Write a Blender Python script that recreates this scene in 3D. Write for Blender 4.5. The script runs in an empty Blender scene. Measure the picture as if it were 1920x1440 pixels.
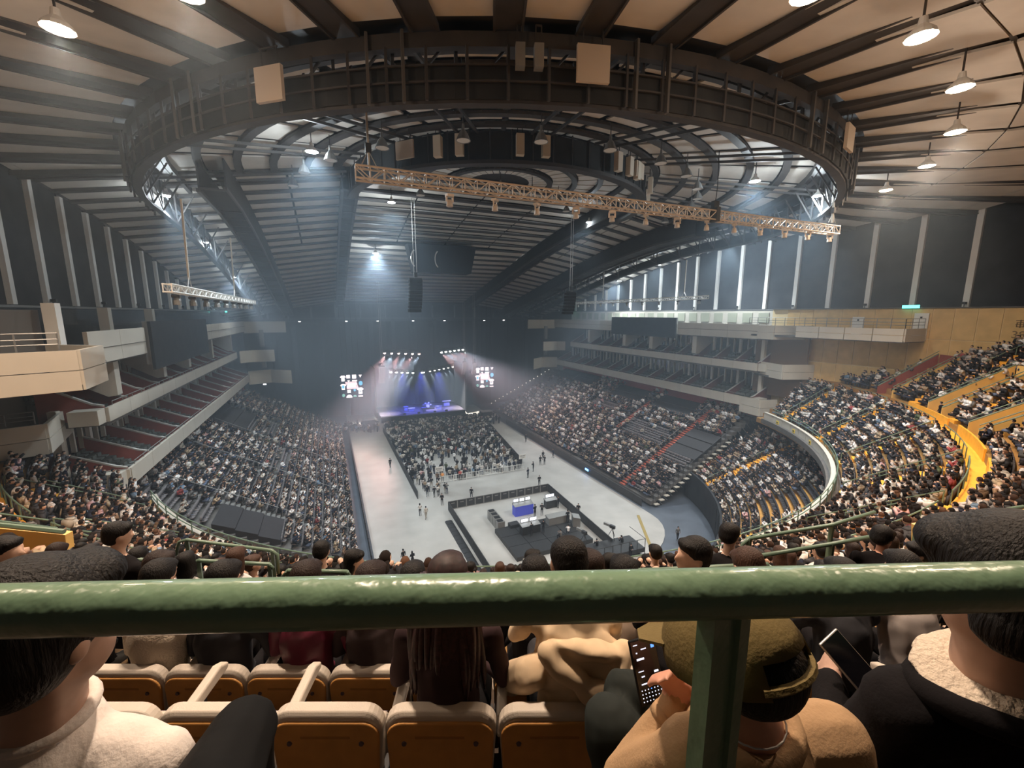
import bpy, bmesh, math, random
import numpy as np
from mathutils import Vector, Matrix
random.seed(7)
rng = np.random.default_rng(7)
S = bpy.context.scene
COL = S.collection
PI = math.pi

# ------------------------------------------------------------------ camera
FOCAL = 790.0                       # focal length in pixels of the 1920 px wide frame
PITCH = math.radians(9.49)
YAW = math.radians(23.5)
CAMPOS = Vector((0, 0, 26.0))
fh = Vector((math.sin(YAW), math.cos(YAW), 0))
F = fh * math.cos(PITCH) + Vector((0, 0, -1)) * math.sin(PITCH)
R = Vector((math.cos(YAW), -math.sin(YAW), 0))
U = R.cross(F)
cam = bpy.data.cameras.new('camera')
cam.sensor_width = 36
cam.lens = 36 * FOCAL / 1920
cam.clip_start = 0.02
cam.clip_end = 600
camo = bpy.data.objects.new('camera', cam)
COL.objects.link(camo)
camo.location = CAMPOS
camo.rotation_euler = Matrix((R, U, -F)).transposed().to_euler()
S.camera = camo

# ------------------------------------------------------------------ world, exposure
w = bpy.data.worlds.new('world')
S.world = w
w.use_nodes = True
w.node_tree.nodes['Background'].inputs[0].default_value = (0.75, 0.72, 0.7, 1)
w.node_tree.nodes['Background'].inputs[1].default_value = 0.022
S.view_settings.view_transform = 'Standard'
S.view_settings.look = 'None'
S.view_settings.exposure = 0.12
S.view_settings.gamma = 1
S.view_settings.use_curve_mapping = False
try:
    S.cycles.max_bounces = 5
    S.cycles.diffuse_bounces = 3
    S.cycles.glossy_bounces = 2
    S.cycles.volume_bounces = 0
    S.cycles.transparent_max_bounces = 6
    S.cycles.sample_clamp_indirect = 4
    S.cycles.use_light_tree = True
    S.cycles.use_denoising = True
except Exception:
    pass

WARM = (1.0, 0.78, 0.60)
COOL = (0.80, 0.92, 1.0)
PINK = (1.0, 0.50, 0.50)
def spot(name, loc, to, power, col, angle, blend=0.5, size=0.25):
    l = bpy.data.lights.new(name, 'SPOT')
    l.energy = power; l.color = col; l.spot_size = math.radians(angle); l.spot_blend = blend
    l.shadow_soft_size = size
    o = bpy.data.objects.new(name, l); COL.objects.link(o)
    o.location = loc
    o.rotation_euler = (Vector(to) - Vector(loc)).to_track_quat('-Z', 'Y').to_euler()
    return o
def point(name, loc, power, col, size=0.3):
    l = bpy.data.lights.new(name, 'POINT')
    l.energy = power; l.color = col; l.shadow_soft_size = size
    o = bpy.data.objects.new(name, l); COL.objects.link(o); o.location = loc
    return o

# ------------------------------------------------------------------ arena geometry constants (metres)
CX, CY = 20.2, 50.6                 # centre line of the arena, centre of the round end
def eave(y):
    return 37.45 - (y - 35) ** 2 / 430 if y < 80 else 32.75 - 0.2 * (y - 80)
def roof_z(x, y):
    dx = x - CX
    rr = abs(dx) if y > CY else math.hypot(dx, y - CY)
    e = eave(max(y, CY))
    if rr > 41.8:
        return e - 0.07 * (rr - 41.8)
    return e + 0.16 * (41.8 - max(rr, 15))
def tier_z(r):                      # walking surface of the upper tier
    return 12.3 + 0.68 * (r - 35.6)
def pol(r, a):                      # a in degrees
    return CX + r * math.cos(math.radians(a)), CY + r * math.sin(math.radians(a))
def project(p):
    v = Vector(p) - CAMPOS
    z = v.dot(F)
    if z < 0.05: return None
    return 960 + FOCAL * v.dot(R) / z, 720 - FOCAL * v.dot(U) / z, z
def pix(x, y, d):                   # world point on the ray of a photograph pixel, at d metres in front of the camera
    return CAMPOS + (F * FOCAL + R * (x - 960) - U * (y - 720)) * (d / FOCAL)

# ceiling lamps: (x, y) and whether warm
WARM_LAMPS = [(-7.9, 21.4), (-3.3, 17.6), (14.2, 9.9), (20.0, 9.6), (26.3, 10.9), (32.8, 13.5), (39.0, 17.3), (44.1, 22.1)] + [pol(49, a) for a in (-128, -113, -98)]
COOL_LAMPS = [(-13, 51.3), (-13.6, 67.2), (-13.7, 83.9), (-.2, 38.7), (8.2, 55.8), (8.4, 77.7), (37.2, 76.5), (36.5, 28.6), (43.3, 27.1), (56.8, 47.7), (57.4, 63.6), (58, 75.8), (36.4, 55.2)]
for i, (x, y) in enumerate(WARM_LAMPS):
    z = roof_z(x, y) - 1.5
    spot('lamp_light_warm', (x, y, z - 0.15), (x + (CX - x) * .12, y + (CY - y) * .12 - 2, 0), 5200 if i < 8 else 5200, WARM, 140, 1.0, 0.35)
    point('lamp_spill_warm', (x, y, z - 0.1), 260 if i < 8 else 130, WARM, 0.3)
for i, (x, y) in enumerate(COOL_LAMPS):
    z = roof_z(x, y) - 1.5
    spot('lamp_light_cool', (x, y, z - 0.15), (x + (CX - x) * .1, y, 0), 16000, COOL, 125, 0.9, 0.35)
    point('lamp_spill_cool', (x, y, z - 0.1), 1500, COOL, 0.3)

ORD = ['first', 'second', 'third', 'fourth', 'fifth', 'sixth', 'seventh', 'eighth', 'ninth', 'tenth', 'eleventh', 'twelfth', 'thirteenth', 'fourteenth', 'fifteenth', 'sixteenth', 'seventeenth', 'eighteenth', 'nineteenth', 'twentieth', 'twenty-first', 'twenty-second', 'twenty-third', 'twenty-fourth', 'twenty-fifth']
# ------------------------------------------------------------------ materials
MATS = {}
def mat(name, col, rough=0.7, metal=0.0, noise=0.0, nscale=8.0, emis=None, estr=0.0, bump=0.0, bscale=40.0, coat=0.0, alt=None):
    if name in MATS: return MATS[name]
    m = bpy.data.materials.new(name); m.use_nodes = True
    nt = m.node_tree; b = nt.nodes['Principled BSDF']
    b.inputs['Base Color'].default_value = (*col, 1)
    b.inputs['Roughness'].default_value = rough
    b.inputs['Metallic'].default_value = metal
    if rough >= .78: b.inputs['Specular IOR Level'].default_value = 0.14
    if coat: b.inputs['Coat Weight'].default_value = coat
    if emis:
        b.inputs['Emission Color'].default_value = (*emis, 1)
        b.inputs['Emission Strength'].default_value = estr
    if noise or bump:
        tc = nt.nodes.new('ShaderNodeTexCoord')
        n = nt.nodes.new('ShaderNodeTexNoise'); n.inputs['Scale'].default_value = nscale; n.inputs['Detail'].default_value = 4
        nt.links.new(tc.outputs['Object'], n.inputs['Vector'])
    if noise:
        mx = nt.nodes.new('ShaderNodeMix'); mx.data_type = 'RGBA'
        a2 = alt or tuple(c * (1 - noise) for c in col)
        mx.inputs[6].default_value = (*a2, 1)
        mx.inputs[7].default_value = (*[min(1, c * (1 + noise)) for c in col], 1)
        rp = nt.nodes.new('ShaderNodeValToRGB')
        rp.color_ramp.elements[0].position = .3; rp.color_ramp.elements[1].position = .7
        nt.links.new(n.outputs['Fac'], rp.inputs[0]); nt.links.new(rp.outputs[0], mx.inputs[0])
        nt.links.new(mx.outputs[2], b.inputs['Base Color'])
    if bump:
        n2 = nt.nodes.new('ShaderNodeTexNoise'); n2.inputs['Scale'].default_value = bscale; n2.inputs['Detail'].default_value = 3
        nt.links.new(tc.outputs['Object'], n2.inputs['Vector'])
        bp = nt.nodes.new('ShaderNodeBump'); bp.inputs['Strength'].default_value = bump; bp.inputs['Distance'].default_value = 0.02
        nt.links.new(n2.outputs['Fac'], bp.inputs['Height']); nt.links.new(bp.outputs[0], b.inputs['Normal'])
    MATS[name] = m
    return m
def attr_mat(name, rough=0.8):
    if name in MATS: return MATS[name]
    m = bpy.data.materials.new(name); m.use_nodes = True
    nt = m.node_tree; b = nt.nodes['Principled BSDF']
    a = nt.nodes.new('ShaderNodeAttribute'); a.attribute_name = 'tint'
    n = nt.nodes.new('ShaderNodeTexNoise'); n.inputs['Scale'].default_value = 9
    tc = nt.nodes.new('ShaderNodeTexCoord'); nt.links.new(tc.outputs['Object'], n.inputs['Vector'])
    mr = nt.nodes.new('ShaderNodeMapRange'); mr.inputs[3].default_value = 0.8; mr.inputs[4].default_value = 1.2
    nt.links.new(n.outputs['Fac'], mr.inputs[0])
    vm = nt.nodes.new('ShaderNodeVectorMath'); vm.operation = 'SCALE'
    nt.links.new(a.outputs['Color'], vm.inputs[0]); nt.links.new(mr.outputs[0], vm.inputs['Scale'])
    nt.links.new(vm.outputs[0], b.inputs['Base Color'])
    b.inputs['Roughness'].default_value = rough
    b.inputs['Specular IOR Level'].default_value = 0.2
    MATS[name] = m
    return m

# ------------------------------------------------------------------ object helpers
def tag(o, label=None, cat=None, group=None, kind=None):
    if label: o['label'] = label
    if cat: o['category'] = cat
    if group: o['group'] = group
    if kind: o['kind'] = kind
    return o
def empty(name, loc=(0, 0, 0), rz=0, label=None, cat=None, group=None, kind=None):
    o = bpy.data.objects.new(name, None); COL.objects.link(o)
    o.location = loc; o.rotation_euler = (0, 0, rz); o.empty_display_size = 0.2
    return tag(o, label, cat, group, kind)
class MB:
    """collects simple shapes and links them as one mesh object"""
    def __init__(s): s.v = []; s.f = []; s.m = []; s.mi = 0
    def mat(s, i): s.mi = i; return s
    def add(s, vs, fs):
        n = len(s.v); s.v += [tuple(v) for v in vs]
        s.f += [tuple(i + n for i in f) for f in fs]; s.m += [s.mi] * len(fs)
    def box(s, c, d, rz=0.0, ax=None):
        hx, hy, hz = d[0] / 2, d[1] / 2, d[2] / 2
        vs = [Vector((x, y, z)) for z in (-hz, hz) for y in (-hy, hy) for x in (-hx, hx)]
        if ax is not None: vs = [ax @ v for v in vs]
        elif rz:
            m = Matrix.Rotation(rz, 3, 'Z'); vs = [m @ v for v in vs]
        c = Vector(c)
        s.add([v + c for v in vs], [(0, 2, 3, 1), (4, 5, 7, 6), (0, 1, 5, 4), (2, 6, 7, 3), (0, 4, 6, 2), (1, 3, 7, 5)])
    def bar(s, a, b, w, h):
        """rectangular bar from a to b, w across, h high"""
        a, b = Vector(a), Vector(b); d = b - a; L = d.length
        if L < 1e-6: return
        y = d / L; up = Vector((0, 0, 1)) if abs(y.z) < .99 else Vector((1, 0, 0))
        x = y.cross(up).normalized(); z = x.cross(y)
        s.box((a + b) / 2, (w, L, h), ax=Matrix((x, y, z)).transposed())
    def tube(s, pts, r, n=8, closed=False):
        pts = [Vector(p) for p in pts]; k = len(pts); base = len(s.v)
        prev = None
        for i, p in enumerate(pts):
            if closed: d = pts[(i + 1) % k] - pts[i - 1]
            else: d = pts[min(i + 1, k - 1)] - pts[max(i - 1, 0)]
            d.normalize()
            if prev is None:
                up = Vector((0, 0, 1)) if abs(d.z) < .9 else Vector((1, 0, 0))
                x = d.cross(up).normalized()
            else: x = (prev - d * prev.dot(d)).normalized()
            prev = x; y = d.cross(x)
            rr = r[i] if isinstance(r, (list, tuple)) else r
            for j in range(n):
                a = 2 * PI * j / n
                s.v.append(tuple(p + x * math.cos(a) * rr + y * math.sin(a) * rr))
        for i in range(k if closed else k - 1):
            i2 = (i + 1) % k
            for j in range(n):
                j2 = (j + 1) % n
                s.f.append((base + i * n + j, base + i * n + j2, base + i2 * n + j2, base + i2 * n + j)); s.m.append(s.mi)
        if not closed:
            s.f.append(tuple(base + j for j in range(n))[::-1]); s.m.append(s.mi)
            s.f.append(tuple(base + (k - 1) * n + j for j in range(n))); s.m.append(s.mi)
    def lathe(s, c, prof, n=12):
        """prof: list of (r, z)"""
        base = len(s.v); c = Vector(c)
        for r, z in prof:
            for j in range(n):
                a = 2 * PI * j / n; s.v.append((c.x + r * math.cos(a), c.y + r * math.sin(a), c.z + z))
        for i in range(len(prof) - 1):
            for j in range(n):
                j2 = (j + 1) % n
                s.f.append((base + i * n + j, base + i * n + j2, base + (i + 1) * n + j2, base + (i + 1) * n + j)); s.m.append(s.mi)
        s.f.append(tuple(base + j for j in range(n))[::-1]); s.m.append(s.mi)
        s.f.append(tuple(base + (len(prof) - 1) * n + j for j in range(n))); s.m.append(s.mi)
    def prism(s, poly, off):
        """poly: list of 3D points, extruded by off"""
        n = len(poly); off = Vector(off); a = [Vector(p) for p in poly]; b = [p + off for p in a]
        s.add(a + b, [tuple(range(n))[::-1], tuple(range(n, 2 * n))] + [(i, (i + 1) % n, (i + 1) % n + n, i + n) for i in range(n)])
    def ellipsoid(s, c, r, n=10, k=7, ax=None):
        base = len(s.v); c = Vector(c)
        pts = []
        for i in range(k + 1):
            t = PI * i / k
            for j in range(n):
                a = 2 * PI * j / n
                v = Vector((r[0] * math.sin(t) * math.cos(a), r[1] * math.sin(t) * math.sin(a), r[2] * math.cos(t)))
                if ax is not None: v = ax @ v
                pts.append(c + v)
        fs = [(i * n + j, (i + 1) * n + j, (i + 1) * n + (j + 1) % n, i * n + (j + 1) % n) for i in range(k) for j in range(n)]
        s.add(pts, fs)
    def mesh(s, name, mats, smooth=False):
        me = bpy.data.meshes.new(name); me.from_pydata(s.v, [], s.f)
        for m in (mats if isinstance(mats, (list, tuple)) else [mats]): me.materials.append(m)
        me.polygons.foreach_set('material_index', s.m)
        if smooth: me.polygons.foreach_set('use_smooth', [True] * len(s.f))
        bm = bmesh.new(); bm.from_mesh(me); bmesh.ops.recalc_face_normals(bm, faces=bm.faces); bm.to_mesh(me); bm.free()
        me.update()
        return me
    def build(s, name, mats, parent=None, loc=None, smooth=False, **kw):
        me = s.mesh(name, mats, smooth)
        return link(name, me, parent, loc, **kw)
def link(name, me, parent=None, loc=None, rz=0, label=None, cat=None, group=None, kind=None):
    o = bpy.data.objects.new(name, me); COL.objects.link(o)
    if parent is not None: o.parent = parent
    if loc is not None: o.location = loc
    if rz: o.rotation_euler = (0, 0, rz)
    return tag(o, label, cat, group, kind)
def copy_tree(o, loc=None, rz=None, parent=None):
    c = o.copy(); COL.objects.link(c); c.parent = parent
    if loc is not None: c.location = loc
    if rz is not None: c.rotation_euler = (0, 0, rz)
    for ch in o.children: copy_tree(ch, None, None, c)
    return c
def P1(fn):
    m = MB(); fn(m); return m

# palette of shared materials
M_floor = mat('arena_floor', (0.39, 0.38, 0.355), 0.42, noise=0.12, nscale=0.35)
M_apron = mat('blue_floor', (0.075, 0.09, 0.115), 0.5, noise=0.2, nscale=0.5)
M_conc = mat('dark_concrete', (0.11, 0.105, 0.10), 0.8, noise=0.2, nscale=1.5)
M_cream = mat('cream_panel', (0.52, 0.485, 0.415), 0.55, noise=0.05, nscale=0.6)
M_joint = mat('panel_joint', (0.12, 0.11, 0.09), 0.8)
M_orange = mat('yellow_floor', (0.85, 0.42, 0.045), 0.5, noise=0.12, nscale=2)
M_rowfloor = mat('row_floor', (0.30, 0.16, 0.045), 0.6, noise=0.2, nscale=2)
M_ylw = mat('yellow_wall', (0.78, 0.50, 0.16), 0.5, noise=0.08, nscale=1)
M_green = mat('green_paint', (0.13, 0.20, 0.145), 0.35, noise=0.1, nscale=3)
M_red = mat('red_wall', (0.25, 0.065, 0.05), 0.6, noise=0.15, nscale=1)
M_redstair = mat('red_stair', (0.42, 0.09, 0.05), 0.6)
M_black = mat('black_cloth', (0.018, 0.019, 0.021), 0.85, noise=0.2, nscale=1)
M_dark = mat('dark_metal', (0.035, 0.036, 0.038), 0.5, 0.4)
M_alu = mat('aluminium', (0.62, 0.60, 0.57), 0.4, 0.7)
M_steel = mat('grey_steel', (0.28, 0.28, 0.27), 0.45, 0.5)
M_white = mat('white_paint', (0.75, 0.74, 0.70), 0.6)
M_seat = mat('charcoal_seat', (0.055, 0.053, 0.056), 0.55)
M_wallpanel = mat('dark_wall_cloth', (0.035, 0.038, 0.043), 0.9, noise=0.25, nscale=0.5)
M_rib = mat('roof_rib', (0.055, 0.050, 0.048), 0.6, 0.2, noise=0.15, nscale=1)
M_roof = mat('roof_panel', (0.62, 0.585, 0.53), 0.75, noise=0.06, nscale=0.8)
M_glass = mat('box_glass', (0.02, 0.022, 0.025), 0.15, 0.0, coat=0.3)
M_ply = mat('plywood_panel', (0.62, 0.42, 0.17), 0.6, noise=0.10, nscale=1.2)
M_exit = mat('exit_glow', (0.1, 0.8, 0.75), 0.5, emis=(0.12, 0.95, 0.85), estr=3.0)
M_lamp = mat('lamp_glow_cool', (1, 1, 1), 0.5, emis=(0.88, 0.95, 1.0), estr=120)
M_lampw = mat('lamp_glow_warm', (1, 1, 1), 0.5, emis=(1.0, 0.72, 0.48), estr=120)
# ================================================================== SETTING
# ------------------------------------------------------------------ floors
m = MB()
fl = [(CX - 17.2, 125), (CX - 17.2, 42)]
for i in range(0, 25):                      # rounded near end of the pale sports floor
    a = PI + PI * i / 24
    fl.append((CX + 17.2 * math.cos(a), 40 + 9.5 * math.sin(a)))
fl += [(CX + 17.2, 42), (CX + 17.2, 125)]
m.prism([(x, y, -0.06) for x, y in fl], (0, 0, 0.08))
m.build('floor', M_floor, kind='structure')
m = MB(); m.box((CX, 60, -0.35), (150, 190, 0.5)); m.build('floor', M_apron, kind='structure')
m = MB(); m.bar((35.6, 40.6, 0.04), (31.4, 33.2, 0.04), 0.35, 0.03)
m.build('floor_line', mat('ochre_line', (0.30, 0.22, 0.06), .6), label='ochre strip laid across the rounded corner of the pale floor', cat='floor strip')

# ------------------------------------------------------------------ lower side tiers (straight terraces) and round end tier
NROW, ROWD, ROWH = 22, 0.86, 0.475
def low_x(i): return 18.7 + i * ROWD
def low_z(i): return 0.75 + i * ROWH
for side, nm in ((-1, 'left'), (1, 'right')):
    root = empty('terrace_' + nm, (CX, 0, 0), kind='structure')
    for i in range(NROW):
        m = MB(); m.box((side * (low_x(i) + 0.46), 72, low_z(i) - 0.28), (ROWD + 0.06, 60, 0.56))
        m.build('terrace_step', M_conc, root)
    # the sloping undersides that show at the near end
    m = MB()
    for i in range(NROW):
        m.bar((side * (low_x(i) + .4), 42.0, low_z(i) - .5), (side * (low_x(i) + 1.2), 42.0, low_z(i) - 1.3 + (0 if i else .3)), .08, .1)
    m.build('end_brace', M_steel, root, kind='stuff')
# round end, lower corner tier
LR0, LROWS = 27.2, 13
def lowc_r(i): return LR0 + i * 0.84
def lowc_z(i): return 3.2 + i * 0.45
def arc_step(m, r0, r1, z0, z1, a0, a1, n):
    vs = []; fs = []
    for k in range(n + 1):
        a = a0 + (a1 - a0) * k / n
        for r, z in ((r0, z0), (r0, z1), (r1, z1), (r1, z0)):
            x, y = pol(r, a); vs.append((x, y, z))
    for k in range(n):
        b = k * 4
        for j in range(4):
            fs.append((b + j, b + (j + 1) % 4, b + 4 + (j + 1) % 4, b + 4 + j))
    fs += [(0, 1, 2, 3), (n * 4 + 3, n * 4 + 2, n * 4 + 1, n * 4)]
    m.add(vs, fs)
root = empty('terrace_round_end', (0, 0, 0), kind='structure')
for i in range(LROWS):
    m = MB(); arc_step(m, lowc_r(i), lowc_r(i) + 0.9, lowc_z(i) - 0.6, lowc_z(i), -164, -16, 48)
    m.build('terrace_step', mat('corner_floor', (.50, .25, .05), .6, noise=.2, nscale=2), root)
m = MB(); arc_step(m, LR0 - 0.25, LR0, 0.0, 3.9, -164, -16, 48); m.build('terrace_front', M_wallpanel, root)
m = MB()
for k in range(0, 17): arc_step(m, LR0 - 0.30, LR0 - 0.25, 0.3, 3.5, -38 - k * 4, -41.2 - k * 4, 2)
m.build('front_panel', M_wallpanel, root)
# upper tier of the round end: 26 rows
UR0, UROWS, UD = 35.95, 22, 0.86
def up_r(i): return UR0 + i * UD
def up_z(i): return tier_z(up_r(i)) + 0.1
root = empty('terrace_upper', (0, 0, 0), kind='structure')
for i in range(-1, UROWS):
    for (a0, a1) in (((-160, -21),) if i < 17 else ((-160, -122), (-101, -21))):   # the nearest rows are built below, by the rail
        m = MB(); arc_step(m, up_r(i), up_r(i) + 0.9, up_z(i) - 0.62, up_z(i), a0, a1, 60 if i < 17 else 30)
        m.build('terrace_step', M_orange if i == 7 else M_rowfloor, root)
m = MB(); arc_step(m, UR0 - 1.0, UR0, 11.6, 12.2, -157, -23, 60); m.build('tier_soffit', M_conc, root)
# curved parapet of the upper tier, panel by panel
par = empty('parapet_round_end', (0, 0, 0), kind='structure')
a = -157.0
while a < -23.5:
    m = MB(); arc_step(m, 35.25, 35.5, 11.7, 13.0, a + .06, a + 3.28, 3); m.build('parapet_panel', M_cream, par); a += 3.35
m = MB(); arc_step(m, 35.2, 35.55, 13.0, 13.08, -157, -23.2, 60); m.build('parapet_cap', M_cream, par)
for a in (-28.2, -34.6, -42, -150, -143):
    x, y = pol(35.22, a)
    m = MB(); m.box((0, 0, 0), (0.05, 0.55, 0.42)); g = m.build('block_sign', mat('sign_yellow', (.75, .55, .05), .5), par, (x, y, 12.45)); g.rotation_euler = (0, 0, math.radians(a))
    m = MB()
    for q in (-.13, 0.0, .13): m.box((-.03, q, 0), (0.02, 0.07, 0.2))
    m.build('sign_mark', M_black, g)

# ------------------------------------------------------------------ side walls with tall dark cloth panels and pale pillars
def side_wall(side, nm, y0, y1):
    root = empty('wall_' + nm, (CX, 0, 0), kind='structure')
    X = side * 42.3
    ys = []; y = y0
    while y < y1:
        ys.append(y); y += 4.55
    ys.append(y1)
    for k in range(len(ys) - 1):
        ya, yb = ys[k] + 0.45, ys[k + 1] - 0.45
        za, zb = eave(ya) + .3, eave(yb) + .3
        m = MB(); m.prism([(X, ya - .3, 26.6), (X, yb + .3, 26.6), (X, yb + .3, max(27, zb)), (X, ya - .3, max(27, za))], (side * 0.3, 0, 0))
        m.build('wall_cloth', M_wallpanel, root)
        m = MB(); m.prism([(X - side * .35, ys[k] - .26, 26.7), (X - side * .35, ys[k] + .26, 26.7), (X - side * .35, ys[k] + .26, max(27, eave(ys[k]))), (X - side * .35, ys[k] - .26, max(27, eave(ys[k])))], (side * 0.5, 0, 0))
        m.build('wall_pillar', M_white, root)
        if k % 2 == 0:                      # small spotlight clamped at the foot of a pillar
            m = MB(); m.box((X - side * .6, ys[k], 27.1), (.35, .3, .25)); m.bar((X - side * .6, ys[k], 26.7), (X - side * .6, ys[k], 27.0), .06, .06)
            m.build('wall_floodlight', M_dark, root)
    m = MB(); m.box((X - side * .2, (y0 + y1) / 2, 26.55), (.7, y1 - y0, .18)); m.build('wall_ledge', M_steel, root)
    m = MB(); m.box((X + side * .2, (y0 + y1) / 2, 19.5), (.3, y1 - y0, 14.2)); m.build('wall_backing', mat('backing', (.05, .05, .055), .8), root)
    return root
side_wall(1, 'right', 13.4, 127)
side_wall(-1, 'left', 31.6, 127)
# far wall: dark round end with faint pillars
root = empty('wall_far', (0, 0, 0), kind='structure')
def far(r, a): return CX + r * math.cos(math.radians(a)), 118 + 0.42 * r * math.sin(math.radians(a))
for k in range(18):
    a0, a1 = k * 10, k * 10 + 10
    x0, y0 = far(42.4, a0); x1, y1 = far(42.4, a1)
    m = MB(); m.prism([(x0, y0, 0), (x1, y1, 0), (x1, y1, 31), (x0, y0, 31)], (0, 0.3, 0)); m.build('wall_cloth', M_wallpanel, root)
    x, y = far(42.0, a0 + 5); m = MB(); m.box((x, y, 26.5), (.45, .3, 4.2)); m.build('wall_pillar', M_steel, root)
m = MB()
for k in range(0, 40): m.bar((*far(40.6, 4.5 * k), 24.6), (*far(40.6, 4.5 * k + 4.5), 24.6), .9, .35)
m.build('wall_gallery', M_conc, root)
for gi, x in enumerate((-6, 4.5, 12, 21, 29.5, 41, 47)):
    m = MB(); m.box((x, 114.1, 24.09), (.5, .12, .16)); m.build('gallery_lamp', mat('faint_lamp', (1, 1, 1), .5, emis=(.8, .85, 1), estr=8), label='tiny pale lamp on the dark far gallery, %s from the left' % ORD[gi], cat='lamp', group='small lamps on the dark far gallery')

# plywood wall behind the upper right seats
root = empty('wall_plywood', (0, 0, 0), kind='structure')
PX = 59.6
m = MB(); m.box((PX + .35, 27, 19), (.3, 30, 15.2)); m.build('wall_backing', mat('ply_joint', (.70, .55, .30), .6), root)
for k in range(15):
    for j, (za, zb) in enumerate(((12.4, 15.9), (16.0, 19.6), (19.7, 23.2), (23.3, 26.5))):
        yy = 14.4 + k * 1.75
        m = MB(); m.box((PX + .17, yy, (za + zb) / 2), (.07, 1.67, zb - za)); m.build('plywood_panel', M_ply, root)
m = MB(); m.box((PX + 1.6, 27, 26.62), (3.2, 30, .12)); m.build('wall_ledge', M_conc, root)
M_glyph = mat('stencil_paint', (.22, .15, .07), .7)
def text(body, size, loc, rot, material, name='lettering', parent=None, extrude=0.01, **kw):
    c = bpy.data.curves.new(name, 'FONT'); c.body = body; c.size = size; c.extrude = extrude; c.align_x = 'CENTER'; c.align_y = 'CENTER'
    o = bpy.data.objects.new(name, c)
    dg = bpy.context.evaluated_depsgraph_get(); COL.objects.link(o); dg.update()
    me = bpy.data.meshes.new_from_object(o.evaluated_get(dg)); bpy.data.objects.remove(o)
    me.materials.clear(); me.materials.append(material)
    q = bpy.data.objects.new(name, me); COL.objects.link(q); q.location = loc; q.rotation_euler = rot
    if parent is not None: q.parent = parent
    return tag(q, **kw)
text('38', 0.95, (PX + .1, 17.6, 24.0), (PI / 2, 0, -PI / 2), M_glyph, parent=root)
m = MB()                                        # the small character over the number
for q in range(4): m.box((PX + .11, 17.6, 25.35 - q * .19), (.03, .62 - .12 * (q % 2), .07))
m.box((PX + .11, 17.6, 25.05), (.03, .08, .75)); m.box((PX + .11, 17.38, 24.95), (.03, .07, .42)); m.box((PX + .11, 17.82, 24.95), (.03, .07, .42))
m.build('lettering', M_glyph, root)
for (yy, zz, hh) in ((24.9, 24.6, 2.9), (30.9, 24.4, 2.4)):
    d = MB(); d.box((PX + .05, yy, zz), (.12, 1.25, hh)); dd = d.build('door_1', M_white, root)
    m = MB(); m.box((PX - .03, yy, zz + hh * .34), (.04, .18, .18)); m.build('door_sign', M_black, dd)
m = MB(); m.box((PX - .15, 25.9, 26.75), (.12, 1.5, .34))
m.build('exit_sign', M_exit, label='glowing turquoise exit sign above the plywood wall on the right', cat='exit sign')
m = MB(); m.box((59.3, 98.2, 27.0), (.12, 1.7, .4)); m.build('exit_sign', M_exit, label='distant green exit sign at the far right corner of the hall', cat='exit sign')
m = MB(); m.box((-19.4, 107, 26.4), (.12, 1.5, .3)); m.build('exit_sign', M_exit, label='distant green exit sign at the far left corner of the hall', cat='exit sign')

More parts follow.
